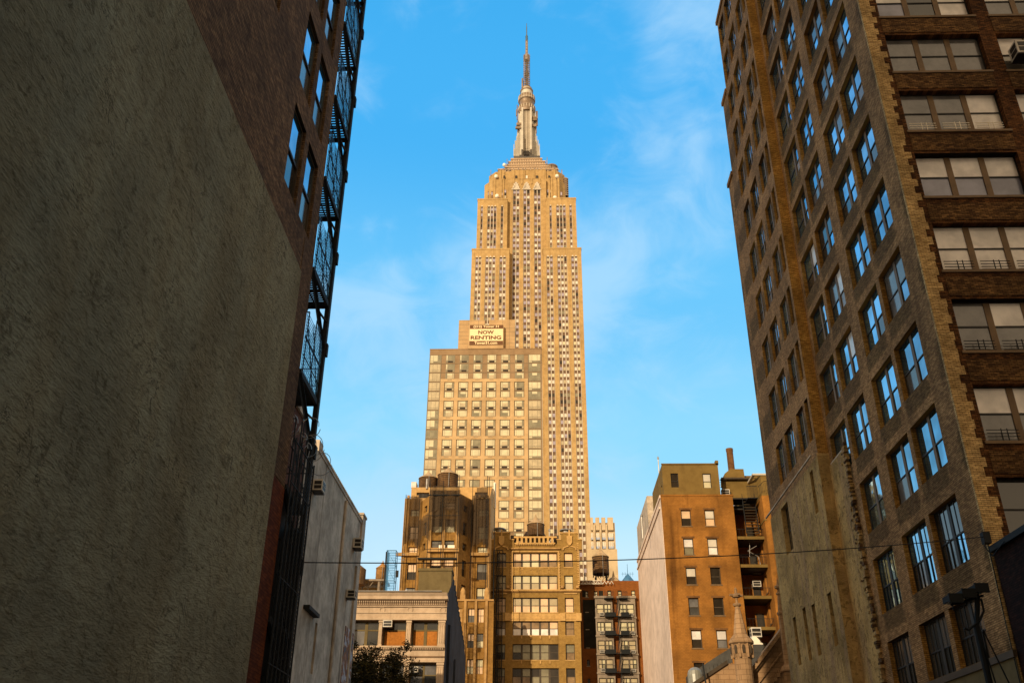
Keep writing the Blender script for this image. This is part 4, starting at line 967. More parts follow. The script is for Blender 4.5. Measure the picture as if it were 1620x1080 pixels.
b = MB(); b.box(XP0-0.1, XP0+0.7, 139.2, 141, ZP1, ZP1+1.0); b.tube((pn5(752, 300, 139)[0], 138.9, ZP1-0.3), (pn5(752, 300, 139)[0], 138.9, pn5(752, 225, 139)[1]), 0.16, 8); build_each(b, 'roof_flue', [GALV], t)
# netting and its scaffold tubes: a thing of its own
def netmat():
    m = bpy.data.materials.new('brown netting'); m.use_nodes = True; n = m.node_tree.nodes; l = m.node_tree.links; bs = n['Principled BSDF']
    bs.inputs['Base Color'].default_value = (0.045, 0.026, 0.010, 1); bs.inputs['Roughness'].default_value = 0.95
    tr = n.new('ShaderNodeBsdfTransparent'); mx = n.new('ShaderNodeMixShader'); ge = n.new('ShaderNodeNewGeometry'); mp_ = n.new('ShaderNodeMapping'); mp_.inputs['Scale'].default_value = (0.5, 0.5, 0.14)
    ns = n.new('ShaderNodeTexNoise'); ns.inputs['Scale'].default_value = 1.0; ns.inputs['Detail'].default_value = 4; r_ = n.new('ShaderNodeMapRange'); r_.inputs[1].default_value = 0.35; r_.inputs[2].default_value = 0.65; r_.inputs[3].default_value = 0.40; r_.inputs[4].default_value = 0.88
    l.new(ge.outputs['Position'], mp_.inputs[0]); l.new(mp_.outputs[0], ns.inputs[0]); l.new(ns.outputs[0], r_.inputs[0]); l.new(r_.outputs[0], mx.inputs[0]); l.new(tr.outputs[0], mx.inputs[1]); l.new(bs.outputs[0], mx.inputs[2]); l.new(mx.outputs[0], n['Material Output'].inputs[0]); return m
NET = netmat()
sc_ = thing('construction_netting', 'brown construction netting on scaffold tubes over the bay of the ochre building', 'netting', (-13, 129, 0))
b = MB(); rs = random.Random(5)
def drape(p0, p1, z0, z1, nseg=14, amp=0.22, jag=0.8):
    cols = []
    for i in range(nseg+1):
        f = i/nseg; x = p0[0]+(p1[0]-p0[0])*f; y = p0[1]+(p1[1]-p0[1])*f+rs.uniform(-amp, amp); cols.append((x, y, z0+rs.uniform(-jag, jag)*0.6+jag*1.2*math.sin(f*3.1), z1-abs(rs.gauss(0, 0.12))))
    for a, c in zip(cols, cols[1:]): b.quad((a[0], a[1], a[2]), (c[0], c[1], c[2]), (c[0], c[1], c[3]), (a[0], a[1], a[3]))
zA_ = pn5(900, 300, YC)[1]; zB2 = pn5(900, 760, YC)[1]
drape((XC0-0.2, YC-0.9), (XC1+0.1, YC-0.9), zB2, zA_)
drape((XC0-0.2, YC-1.0), (XC1+0.1, YC-1.0), pn5(900, 585, YC)[1], pn5(900, 350, YC)[1], 10)
drape((XC1+0.1, YC-0.8), (XD, YN-0.8), zB2-0.5, ZL-0.6); drape((XB, YN-0.8), (XC0-0.2, YC-0.8), zB2-1, ZL-3.4)
drape((XA+0.1, YN-0.7), (XB, YN-0.7), ZLEDGE+0.8, ZL+0.2); drape((XD, YN-0.7), (XE, YN-0.7), ZLEDGE+0.5, ZL+0.3)
drape((XD+0.6, YN-1.0), (XE-0.2, YN-1.0), ZL-0.5, pn5(1250, 320, YN)[1], 6, 0.1, 0.3)
b.build('net', [NET], sc_)
b = MB()
for (x, y, zt_) in ((XA+0.1, YN-1, ZL+0.3), (XB, YN-1, ZL+0.4), (XC0-0.1, YC-1.1, ZC+1.4), ((XC0+XC1)/2-0.2, YC-1.1, ZC+1), (XC1+0.1, YC-1.1, ZC+2.0), (XD, YN-1.1, ZL+2.8), (XD+2.2, YN-1.1, ZL+3.2), (XE, YN-1.1, ZL+3.0), (XE+0.9, YN-1.1, ZL+2)):
    b.tube((x, y, 10), (x, y, zt_), 0.045, 5)
for v in (376, 570, 890): x0, z = pn5(770, v, YC-1.1); b.tube((XC0-0.5, YC-1.1, z), (XC1+0.3, YC-1.1, z), 0.04 if v != 376 else 0.1, 5)
for v in (985, ): z = pn5(770, v, YC-1.4)[1]; b.box(XC0-1.3, XC1+0.2, YC-2.1, YC-1.2, z-0.12, z+0.06)
for k in range(26): a = rs.uniform(XA, XE); y = YN-0.95 if (a < XC0 or a > XC1) else YC-1.15; zt_ = rs.uniform(22, ZL); b.tube((a, y, zt_-rs.uniform(4, 14)), (a+rs.uniform(-.1, .1), y, zt_), 0.025, 3)
build_each(b, 'scaffold_tube', [IRON], sc_)
b = MB()
for u0, u1 in ((862, 925), (945, 1015)):   # pale torn sheeting seen behind the tubes
    x0, z0 = pn5(u0, 912, YC-0.2); x1, z1 = pn5(u1, 848, YC-0.2); b.box(x0, x1, YC-0.12, YC-0.06, z0, z1)
build_each(b, 'torn_sheet', [DISH], sc_)
z_a = pn5(755, 163, 141)[1]
water_tank('left of two old wooden water tanks on the ochre building, partly behind a flue', 661.2, 691.0, 752.5, 770.5, 141, WOOD, TANKR, 0, apex=0.62)
water_tank('right and larger of two old wooden water tanks on the ochre building', 691.3, 723.5, 746.5, 770.5, 140, WOOD, TANKR, 0, apex=0.62)

# ------------------------------------------------------------------ golden brick loft with shields
YG = 140.0
def pg(x, y, Y=YG): return P(770+x/7.71, 820+y/7.71, Y)
t = thing('golden_brick_building', 'golden brick loft building with stepped corner parapets, shields and wide five-light windows', 'building', (-1, 150, 0))
XG0, XG1 = pg(48, 300)[0], pg(1118, 300)[0]; ZG = pg(600, 375)[1]
hrow = [(873.9, 896.3), (909.4, 931.7), (944.7, 968), (981, 1004.3), (1018, 1043), (1056, 1081), (1094, 1120)]
hs = []
for r_i, (v0, v1) in enumerate(hrow):
    z1 = P(850, v0, YG)[1]; z0 = P(850, v1, YG)[1]
    for (x0, x1, c) in ((132, 236, 1), (322, 858, 5), (942, 1048, 1)):
        xa = pg(x0, 500)[0]-XG0; xb = pg(x1, 500)[0]-XG0
        if r_i < 4:
            pn = tuple(q for k in range(c) for q in {0: (pick((B_TAN, 1), (CREAM, 1)), pick((PEACH, 4), (CREAM2, 1))), 1: ((PEACH if k > 2 else CREAM2), (CREAM2 if k > 2 else CREAM)), 2: (PEACH, pick((PEACH, 1), (CREAM2, 1))), 3: (pick((B_WHITE, 1), (B_TAN, 1)), pick((B_TAN, 3), (PEACH, 1)))}[r_i])
        else: pn = tuple(pick((B_TAN, 1), (GREYP, 1.2), (DARKP, 1)) if k % 2 == 0 else GREYP if rnd() < .6 else DARKP for k in range(2*c))
        hs.append((xa, xb, z0, z1, dict(cols=c, split=0.48, fr=WFR, panes=pn, mull=0.28, mid=WFR, d=0.09)))
facade(t, 'front_wall', GOLDB, (XG0, YG), (XG1, YG), 0, ZG, hs, 0.35, sill=True, sillmat=GOLDT)
b = MB(); b.quad((XG1, YG, 0), (XG1, 165, 0), (XG1, 165, ZG+1), (XG1, YG, ZG+1)); b.quad((XG0, 165, 0), (XG0, YG, 0), (XG0, YG, ZG+1), (XG0, 165, ZG+1)); b.quad((XG0, YG+0.5, ZG), (XG1, YG+0.5, ZG), (XG1, 165, ZG), (XG0, 165, ZG)); b.build('outer_wall', [GOLDB], t)
b = MB()
for x0, x1, zs in ((82, 282, 178), (905, 1108, 182)):   # raised corner parapets
    xa, xb = pg(x0, 200)[0], pg(x1, 200)[0]; zt_ = pg(600, zs)[1]; zm = pg(600, 262)[1]
    b.box(xa, xb, YG-0.06, YG+0.5, ZG-0.02, zt_); b.box(xa-0.08, xb+0.08, YG-0.16, YG+0.6, zt_, zt_+0.18, 1)
    b.box(xa-0.62, xa-0.003, YG-0.05, YG+0.5, ZG-0.02, zm); b.box(xa-0.7, xa-0.003, YG-0.14, YG+0.6, zm, zm+0.16, 1); b.box(xb+0.003, xb+0.62, YG-0.05, YG+0.5, ZG-0.02, zm); b.box(xb+0.003, xb+0.7, YG-0.14, YG+0.6, zm, zm+0.16, 1)
    xc = (xa+xb)/2; zc = pg(600, 265)[1]; s = 0.35   # shield
    b.yprof([(xc-0.42, zc+0.65), (xc-0.42, zc-0.35), (xc-0.2, zc-0.72), (xc, zc-0.85), (xc+0.2, zc-0.72), (xc+0.42, zc-0.35), (xc+0.42, zc+0.65)], YG-0.3, YG-0.07, 1)
    b.box(xc-0.12, xc+0.12, YG-0.22, YG-0.07, zc+0.65, zt_+0.5, 1)
    for sgn in (-1, 1): b.path([(xc+sgn*0.15, YG-0.15, zc-0.95), (xc+sgn*0.55, YG-0.15, zc-1.05), (xc+sgn*0.95, YG-0.15, zc-1.25), (xc+sgn*1.0, YG-0.15, zc-1.55)], 0.11, 6, 1)
xa, xb = pg(282, 200)[0], pg(905, 200)[0]
b.box(xa+0.64, xb-0.64, YG-0.1, YG+0.5, ZG-0.02, pg(600, 310)[1]); 
build_each(b, 'parapet', [GOLDB, GOLDT], t)
b = MB(); xa, xb = pg(360, 240)[0], pg(815, 240)[0]
z0, z1 = pg(600, 300)[1], pg(600, 240)[1]
b.box(xa-0.25, xb+0.25, YG-0.4, YG+0.3, z0-0.2, z0, 0); b.box(xa-0.35, xb+0.5, YG-0.3, YG+0.5, z1, z1+0.25, 0); n = 9
for k in range(n): x = xa+0.2+(xb-xa-0.4)*k/(n-1); b.box(x-0.16, x+0.16, YG-0.3, YG+0.2, z0, z1, 0)
for k in range(22): x = xa+(xb-xa)*k/21; b.box(x-0.09, x+0.09, YG-0.36, YG-0.02, z0-0.38, z0-0.2, 0)
build_each(b, 'balustrade', [GOLDT], t)
b = MB(); z0, z1 = pg(600, 236)[1], pg(600, 195)[1]; b.xprof([(YG+0.2, z0), (YG+0.2, z0+0.2), (YG+1.6, z1+0.2), (YG+1.6, z0)], xa-0.1, pg(770, 240)[0]); b.build('skylight', [TIN], t)
for x0, x1 in ((288, 352), (818, 880)):
    b = MB(); b.box(pg(x0, 200)[0], pg(x1, 200)[0], YG+1, YG+3, ZG, pg(600, 180)[1]); b.build('roof_hut', [WFR], t)
b = MB()
def hband(x0, x1, y0, y1, pr, m=0): b.box(pg(x0, 400)[0], pg(x1, 400)[0], YG-pr, YG-0.003, pg(600, y1)[1], pg(600, y0)[1], m)
hband(285, 895, 362, 376, 0.35, 1); hband(298, 885, 395, 408, 0.14); hband(298, 318, 410, 868, 0.14); hband(866, 885, 410, 868, 0.14); hband(40, 1140, 872, 884, 0.4); hband(60, 1130, 886, 896, 0.22, 1)
for k in range(14):
    for xx in (296, 884): hband(xx-6, xx+6, 425+k*32, 441+k*32, 0.16)
for k in range(26): hband(1098+(k % 2)*5, 1122, 300+k*22, 312+k*22, 0.1); hband(48, 66-(k % 2)*5, 300+k*22, 312+k*22, 0.1)
for k in range(5): hband(330+k*108, 415+k*108, 612, 616, 0.06); hband(330+k*108, 415+k*108, 664, 668, 0.06); hband(330+k*108, 334+k*108, 616, 664, 0.06); hband(411+k*108, 415+k*108, 616, 664, 0.06)
for k in range(1, 5): hband(320+k*108, 330+k*108, 600, 625, 0.14, 2)
for xx in (265, 912, 1095): hband(xx-16, xx+16, 820, 850, 0.4, 1)
for (vv, ) in ((1016.5-3,), (978-0,), (1053,)):
    for k in range(1, 5): x = pg(320+k*108, 0)[0]; z = P(850, vv-6, YG)[1]; b.box(x-0.1, x+0.1, YG-0.12, YG-0.003, z-0.2, z+0.2, 2)
z = P(850, 971, YG)[1]; b.box(XG0, XG1, YG-0.16, YG-0.003, z-0.7, z-0.55); b.box(XG0+0.1, XG1-0.1, YG-0.10, YG-0.003, z-1.0, z+0.1)
for xx in (265, 905, 1090): x = pg(xx, 0)[0]; b.box(x-0.4, x+0.4, YG-0.3, YG-0.003, z-1.0, z+0.15)
for x0_, x1_ in ((100, 255), (925, 1080)):
    za = P(850, 942, YG)[1]; b.box(pg(x0_, 0)[0], pg(x1_, 0)[0], YG-0.14, YG-0.003, za+0.25, za+0.45)
build_each(b, 'stone_trim', [GOLDT, NETT, GOLDT], t)
water_tank('dark wooden water tank on the roof of the golden brick building', 834.0, 861, 826, 844.5, 146, WOOD, TANKR, 0, apex=0.82)
b = MB(); x0, z0 = P(826.5, 839, 147); x1, _ = P(864.5, 839, 147); r_ = (x1-x0)/2; b.lathe((x0+x1)/2, 150.5, [(r_, z0-3), (r_, z0), (r_*0.8, z0+0.6), (0.6, z0+0.9)], 20); o = b.build('tank_drum', [WOOD], None, ((x0+x1)/2, 150, z0-3)); tag(o, 'broad low drum behind the dark tank on the golden brick roof', 'water tank')
for (u, v, lab) in ((790, 838, 'round metal roof vent on the left corner of the golden brick building'), (895, 840, 'round metal roof vent on the right corner of the golden brick building')):
    x, z = P(u, v, 142); b = MB(); b.lathe(x, 142, [(0.5, z-0.6), (0.55, z), (1.0, z+0.05), (0.9, z+0.2), (0.1, z+0.45)], 14); o = b.build('roof_vent', [GALV], None, (x, 142, z-0.6)); tag(o, lab, 'roof vent')
# dark hoist tower against its left bay
t = thing('scaffold_hoist', 'dark steel scaffold tower with netting up the left bay of the golden brick building', 'scaffold', (-6, 139, 0))
x0, z0 = P(781, 870, YG-1.2); x1, _ = P(795.5, 870, YG-1.2); b = MB(); nb = MB()
for x in (x0, x0+0.55, x1-0.55, x1): b.tube((x, YG-1.2, 0), (x, YG-1.2, z0), 0.06, 5); b.tube((x, YG-0.5, 0), (x, YG-0.5, z0), 0.05, 5)
for k in range(24): z = z0-k*1.9; b.box(x0, x1, YG-1.25, YG-1.15, z-0.05, z+0.03); b.tube((x0, YG-1.2, z), (x1, YG-1.2, z-1.9), 0.03, 4)
build_each(b, 'scaffold_tube', [IRON], t)
nb.quad((x0+0.1, YG-1.0, 0), (x1-0.1, YG-1.0, 0), (x1-0.1, YG-1.0, z0-0.5), (x0+0.1, YG-1.0, z0-0.5)); nb.build('net', [NET], t)

# ------------------------------------------------------------------ narrow rust brick tenement with grey bays
YS = 145.0
def ps(x, y, Y=YS): return P(910+x/6, 900+y/6, Y)
t = thing('rust_brick_tenement', 'rust brick tenement with two grey stone bays and black fire escapes', 'building', (11, 155, 0))
XS0, XS1 = ps(52, 105)[0]-0.1, ps(612, 108)[0]+0.4; ZS = ps(300, 108)[1]
hs = []
def sw(x0, x1, y0, y1, c=1, pn=None, fr=None): 
    hs.append((ps(x0, (y0+y1)/2)[0]-XS0, ps(x1, (y0+y1)/2)[0]-XS0, ps(300, y1)[1], ps(300, y0)[1], dict(cols=c, split=0.5, fr=fr or WFK, panes=pn or (CREAM, CREAM), mull=0.1, d=0.09)))
for x0, x1 in ((95, 122), (178, 212), (306, 342), (403, 441), (533, 570)): sw(x0, x1, 200 if x0 > 180 else 206, 264 if x0 < 300 else 268)
for k, (y0, y1) in enumerate(((340, 404), (510, 568), (686, 742), (858, 915), (1035, 1080))): dx = k*5; sw(98+dx, 124+dx, y0, y1, pn=(CREAM2, CREAM2) if k < 3 else (DARKP, DARKP))
facade(t, 'front_wall', REDB, (XS0, YS), (XS1, YS), 0, ZS, hs, 0.25, sill=True, sillmat=GREYS)
b = MB(); b.quad((XS1, YS, 0), (XS1, 170, 0), (XS1, 170, ZS), (XS1, YS, ZS)); b.quad((XS0, 170, 0), (XS0, YS, 0), (XS0, YS, ZS), (XS0, 170, ZS)); b.quad((XS0, YS, ZS-0.4), (XS1, YS, ZS-0.4), (XS1, 170, ZS-0.4), (XS0, 170, ZS-0.4)); b.build('outer_wall', [REDB], t)
for bx, (xa_, xb_) in enumerate(((188, 352), (405, 572))):
    xa = ps(xa_+8, 600)[0]; xb = ps(xb_+8, 600)[0]; hs = []; zt_ = ps(300, 285)[1]
    for k, y0 in enumerate((338, 508, 682, 860, 1036, 1212)):
        y1 = y0+88
        for c_ in range(2):
            w0 = xa+(xb-xa)*(0.08+0.43*c_); w1 = w0+(xb-xa)*0.41
            pq = (CREAM, CREAM) if (k+c_+bx) % 3 else (CREAM2, CREAM); fr = 2 if (k*3+c_+bx) % 2 else 1
            hs.append((w0-xa, w1-xa, ps(300, y1)[1], ps(300, y0)[1], dict(cols=fr, split=0.5, fr=WFK, panes=pq if k < 2 else (CREAM2, CREAM2, GREYP, CREAM), mull=0.13, d=0.09)))
    o = facade(t, 'bay_wall', GREYS, (xa, YS-0.7), (xb, YS-0.7), 0, zt_, hs, 0.2)
    b = MB(); b.quad((xa, YS, 0), (xa, YS-0.7, 0), (xa, YS-0.7, zt_), (xa, YS, zt_)); b.quad((xb, YS-0.7, 0), (xb, YS, 0), (xb, YS, zt_), (xb, YS-0.7, zt_)); b.box(xa-0.15, xb+0.15, YS-0.9, YS, zt_, zt_+0.35)
    for k, y0 in enumerate((466, 638, 812, 988)): z = ps(300, y0)[1]; b.box(xa-0.1, xb+0.1, YS-0.85, YS-0.55, z-0.15, z+0.08)
    build_each(b, 'bay_trim', [GREYS], t)
b = MB(); b.box(ps(60, 0)[0]+0.05, ps(186, 600)[0]+0.15, YS-0.03, YS+0.1, ps(300, 750)[1], ps(300, 288)[1]); b.box(ps(60, 0)[0], ps(90, 0)[0], YS-0.02, YS+0.1, ps(300, 262)[1], ps(300, 200)[1]); b.box(ps(215, 0)[0], ps(255, 0)[0], YS-0.02, YS+0.1, ps(300, 266)[1], ps(300, 203)[1])
build_each(b, 'tarred_wall', [BLKB], t)
b = MB(); b.box(XS0, ps(248, 0)[0], YS-0.7, YS-0.4, ps(300, 150)[1], ps(300, 143)[1]); b.box(XS0, ps(248, 0)[0], YS-0.7, YS-0.4, ps(300, 120)[1], ps(300, 114)[1])
for k in range(9): x = XS0+0.2+k*0.55; b.tube((x, YS-0.55, ps(300, 148)[1]), (x+0.27, YS-0.55, ps(300, 118)[1]), 0.06, 4); b.tube((x+0.27, YS-0.55, ps(300, 118)[1]), (x+0.55, YS-0.55, ps(300, 148)[1]), 0.06, 4)
build_each(b, 'parapet_truss', [WHITEP], t)
fe = thing('fire_escape', 'black fire escape balconies and ladders between the two grey bays of the rust brick tenement', 'fire escape', (10.5, 144, 0))
for k, y0 in enumerate((292, 462, 636, 812, 990, 1166)):
    z = ps(300, y0)[1]; b = MB(); dx = k*0.03
    for x0, x1 in (((270, 358), (405, 490)) if k == 0 else ((280, 374+k*3), (428, 500+k*4))):
        xa, xb = ps(x0, y0)[0], ps(x1, y0)[0]; b.box(xa, xb, YS-1.7, YS-0.75, z-0.08, z)
        for q in range(15): x = xa+(xb-xa)*q/14; b.box(x-0.012, x+0.012, YS-1.7, YS-1.67, z, z+0.9)
        b.box(xa, xb, YS-1.71, YS-1.66, z+0.88, z+0.93)
        if k: b.box(xa, xb, YS-1.66, YS-1.64, z, z+0.55)
    if k: b.box(ps(374, y0)[0], ps(430, y0)[0], YS-1.6, YS-0.8, z-0.08, z)
    b.build('balcony', [IRON], fe)
    if k < 5: b = MB(); xa, xb = ps(372+k*9, y0)[0], ps(400+k*9, y0)[0]; z2 = ps(300, y0+172)[1]; b.tube((xb, YS-1.4, z), (xa, YS-1.4, z2), 0.06, 4); b.tube((xb, YS-1.0, z), (xa, YS-1.0, z2), 0.06, 4); b.build('ladder', [IRON], fe)
k = 0
for (x, y, lab) in ((250, 437, 'small air conditioner in the left grey bay, top visible floor of the rust tenement'), (526, 447, 'small air conditioner in the right grey bay, top visible floor of the rust tenement'), (252, 612, 'small air conditioner in the left grey bay, second floor from the roof'), (542, 617, 'small air conditioner in the right grey bay, second floor from the roof'), (252, 790, 'small air conditioner in the left grey bay, third floor from the roof'), (547, 794, 'small air conditioner in the right grey bay, third floor from the roof'), (262, 966, 'small air conditioner in the left grey bay, fourth floor from the roof'), (549, 970, 'small air conditioner in the right grey bay, fourth floor from the roof')):
    xx, zz = ps(x, y); aircon((xx, YS-0.72, zz-0.2), 0, 0.65, 0.42, 0.35, lab, 'air conditioners in the grey bays')
water_tank('wooden water tank on black legs above the rust brick tenement', 937.5, 963.5, 877.5, 905, 150, WOOD, TANKR, 2.2, apex=0.82)
x, z = P(973, 915, 150); b = MB(); b.lathe(x, 153, [(2.6, z-1.2), (2.5, z-0.9), (0.5, z+0.9), (0.25, z+1.0), (0.02, z+2.1)], 6); o = b.build('conical_roof', [TANKR], None, (x, 153, z-1.2)); tag(o, 'tan pointed roof poking up behind the rust tenement parapet', 'roof')
x, z = P(993.5, 917, 150); b = MB(); b.lathe(x, 150, [(1.1, z-0.4), (0.9, z), (0.25, z+0.8), (0.05, z+1.0), (0.03, z+2.6)], 8)
for k in range(5): b.tube((x-0.8+k*0.4, 150, z+0.6), (x-0.8+k*0.4, 150, z+1.3), 0.03, 4)
b.tube((x-1, 150, z+1.0), (x+1, 150, z+1.0), 0.03, 4); o = b.build('antenna_mount', [IRONB], None, (x, 150, z-0.4)); tag(o, 'small dark antenna cluster at the right end of the rust tenement roof', 'antenna')

# ------------------------------------------------------------------ orange brick apartment block
YO = 98.0
def po(x, y, Y=YO): return P(990+x/2.84, 700+y/2.84, Y)
t = thing('orange_brick_building', 'orange brick apartment block with a whitewashed side wall and olive penthouse', 'building', (20, 110, 0))
X0, X1, X2, X3 = 13.31, 21.15, 24.15, 34.0; ZO = 34.3
pn_o = [((DARKP, PEACH), (PEACH, WHITEP)), ((GREYP, B_WHITE), (B_WHITE, WHITEP)), ((DARKP, WHITEP), (DARKP, DARKP)), ((G_MID, B_GREY), (DARKP, DARKP)), ((DARKP, B_WHITE), (B_GREY, B_WHITE)), ((DARKP, DARKP), (DARKP, B_WHITE)), ((DARKP, DARKP),)*2, ((DARKP, DARKP),)*2]
hs = []
for k, zh in enumerate((32.75, 29.6, 26.45, 23.28, 20.02, 16.8, 13.6, 10.4)):
    for j, x in enumerate((15.36+0.012*k, 17.93+0.012*k)):
        hs.append((x-X0, x+1.08-X0, zh-1.78, zh, dict(cols=1, split=0.48, fr=WFR, panes=pn_o[k][j], d=0.08)))
facade(t, 'front_wall', ORB, (X0, YO), (X1, YO), 0, ZO, hs, 0.22, sill=True, sillmat=WFR2)
b = MB()
for k, zh in enumerate((32.75, 29.6, 26.45, 23.28, 20.02, 16.8)):
    for x in (15.36+0.012*k, 17.93+0.012*k): b.box(x-0.14, x+1.22, YO-0.03, YO+0.1, zh+0.003, zh+0.2)
build_each(b, 'lintel', [wall('stained lintel', (0.16, 0.075, 0.025), var=0.3, big=1)], t)
b = MB(); b.quad((X1, YO, 0), (X1, 101.5, 0), (X1, 101.5, ZO), (X1, YO, ZO)); b.quad((X0, YO+0.3, ZO), (X1, YO+0.3, ZO), (X1, 126, ZO), (X0, 126, ZO)); b.quad((X3, 126, 0), (X0, 126, 0), (X0, 126, ZO), (X3, 126, ZO)); b.box(X0, X1+0.12, YO-0.05, YO+0.3, ZO, ZO+0.2); b.quad((X3, YO, 0), (X3, 126, 0), (X3, 126, ZO), (X3, YO, ZO)); b.build('return_wall', [ORB], t)
b = MB(); b.quad((X0-0.02, 126, 0), (X0-0.02, YO+0.15, 0), (X0-0.02, YO+0.15, ZO+0.15), (X0-0.02, 126, ZO-0.1)); b.quad((X0-0.02, YO+0.15, 0), (X0+0.28, YO-0.003, 0), (X0+0.28, YO-0.003, 12), (X0-0.02, YO+0.15, ZO)); b.box(X0-0.15, X0+0.3, YO+1, 126, ZO-1.1, ZO-0.9); b.box(X0-0.12, X0+0.3, YO+0.2, 126, ZO-0.12, ZO+0.2)
b.build('whitewashed_side', [WHITEW], t)
ya, za = Q(1023, 784, 13.35); yb, zb = Q(1008.5, 830, 13.35)
b = MB(); b.prism([(13.35, ya), (16, ya), (16, yb+1.0), (13.35, yb+1.0)], ZO-0.5, za); b.build('rear_block', [GREYW], t)
# recess: back wall, soffit, floors as balconies
b = MB(); pt, a = wallmesh(b, (X1, 101.5), (X2, 101.5), 0, 37.3, [(0.2, 2.8, 33.4, 34.5)], 0.3); b.build('recess_wall', [ORB], t)
b = MB(); b.box(X1-0.35, X2+0.1, 101.38, 101.5, 34.55, 37.3); b.box(X1-0.4, X2+0.1, 100.9, 101.6, 37.3, 37.5, 1); b.build('upper_wall', [OLIVE, WFR], t)
b = MB(); b.box(X1, X2, 99.2, 101.3, 34.35, 34.5); b.box(X1, X2, 99.4, 101.3, 33.2, 33.35); b.box(X1+0.1, X2-0.3, 101.46, 101.52, 33.4, 34.3, 0); b.build('soffit', [WFK], t)
for v in (849.6, 893.7, 943, 992, 1040):
    z = P(1180, v, YO+0.6)[1]
    b = MB(); b.box(X1, X2, YO+0.35, 101.4, z-0.28, z-0.06); b.box(X1, X2, YO+0.25, YO+0.45, z-0.30, z+0.02, 1); b.box(X1, X2, YO+0.42, 101.4, z-0.34, z-0.285, 2)
    o = b.build('balcony', [WOODL, OLIVE, WFK], t)
    b = MB()
    for k in range(9): x = X1+0.08+k*(X2-X1-0.16)/8; b.tube((x, YO+0.4, z), (x, YO+0.4, z+0.85), 0.015, 4)
    b.box(X1, X2, YO+0.38, YO+0.42, z+0.84, z+0.88); b.build('railing', [IRON], o)
    b = MB(); b.box(X1+0.15, X1+0.85, 101.42, 101.5, z+0.1, z+2.1, 0); b.build('door', [G_DARK], o); b = MB(); b.box(X1+1.9, X1+2.7, 101.42, 101.5, z+0.6, z+2.0, 0); b.build('window', [G_DARK], o)
# wing on the right with windows in its west face
hs = []
for k, zh in enumerate((32.0, 29.2, 26.1, 22.9, 19.6, 16.3)): hs.append((1.2, 2.2, zh-1.9, zh, dict(cols=1, split=0.48, fr=WFR, panes=(DARKP, PEACH) if k != 2 else (G_MID, WHITEP), d=0.08)))
facade(t, 'wing_side_wall', ORB, (X2, 101.5), (X2, YO-0.8), 0, ZO-0.2, hs, 0.2, sill=True, sillmat=WFR2)
facade(t, 'wing_front_wall', ORB, (X2, YO-0.8), (X3, YO-0.8), 0, ZO-0.2, [], 0.2)
b = MB(); b.box(X2, X3, YO-0.8, 108, ZO-0.19, ZO); b.prism([(X2+0.5, YO+0.6), (X3, YO+0.6), (X3, 110), (X2-0.3, 110), (X2-0.3, 101.6)], ZO, 36.9); b.box(X2-0.05, X2+0.2, YO-0.85, 101.5, ZO-3.0, ZO-2.85); b.build('wing_penthouse', [OLIVE], t)
b = MB(); b.box(X2-0.4, X3, YO+0.5, YO+0.75, 36.9, 37.1); b.box(X2-0.4, X2-0.1, YO+0.6, 110, 36.9, 37.1); build_each(b, 'coping', [WHITEP], t)
# penthouse on the main block
XQ0, XQ1 = po(165, 150, 99)[0], po(418, 150, 99)[0]; ZQ = po(300, 98, 99)[1]; hs = []
for x0, x1, y0, y1, pq in ((203, 237, 137, 200, (DARKP, DARKP)), (347, 384, 138, 203, (CREAM, WHITEP))):
    hs.append((po(x0, 170, 99)[0]-XQ0, po(x1, 170, 99)[0]-XQ0, po(300, y1, 99)[1], po(300, y0, 99)[1], dict(cols=1, split=0.46, fr=WFK, panes=pq, d=0.07)))
facade(t, 'penthouse_wall', OLIVE, (XQ0, 99), (XQ1, 99), ZO-0.1, ZQ, hs, 0.15)
facade(t, 'penthouse_side', OLIVE, (XQ0, 109), (XQ0, 99), ZO-0.1, ZQ, [(8.2, 9.0, ZQ-3.2, ZQ-2.0, dict(cols=1, split=0.5, fr=WFK, panes=(CREAM,), d=0.06))], 0.15)
b = MB(); b.quad((XQ1, 99, ZO-0.1), (XQ1, 109, ZO-0.1), (XQ1, 109, ZQ), (XQ1, 99, ZQ)); b.quad((XQ0, 99, ZQ), (XQ1, 99, ZQ), (XQ1, 109, ZQ), (XQ0, 109, ZQ)); b.box(XQ0-0.06, XQ1+0.06, 98.9, 99.1, ZQ, ZQ+0.12); b.box(XQ1-0.25, XQ1+0.08, 98.9, 99.5, ZQ, ZQ+0.45); build_each(b, 'penthouse_roof', [OLIVE], t)
b = MB(); x, z = po(450, 28, 104); xr, zr = po(480, 28, 104); zb_ = po(450, 160, 104)[1]; b.lathe((x+xr)/2, 104, [((xr-x)/2, zb_-1), ((xr-x)/2, z-0.35), ((xr-x)/2*1.08, z-0.3), ((xr-x)/2*1.08, z)], 14); b.lathe((x+xr)/2, 104, [((xr-x)/2*0.8, z+0.002), (0.01, z+0.01)], 14, 1, False); b.build('chimney_stack', [wall('sooty stack', (0.16, 0.075, 0.03), var=0.3, big=1), WFK], t)
xa, za = po(447, 165, 103); xb, zb = po(532, 115, 103)
b = MB(); b.yprof([(xa, za), (xa+0.05, za+0.8), (xa+0.75, zb), (xb-0.05, zb), (xb, za)], 103.2, 106); b.build('bulkhead', [OLIVE], t)
b = MB(); xa, za = po(535, 170, 104); xb, zb = po(590, 142, 104); b.box(xa+0.9, xb+0.4, 104, 106, za-1, zb); b.box(xa, xb, 103.9, 104.1, zb-0.5, zb-0.2); build_each(b, 'roof_duct', [OLIVE], t)
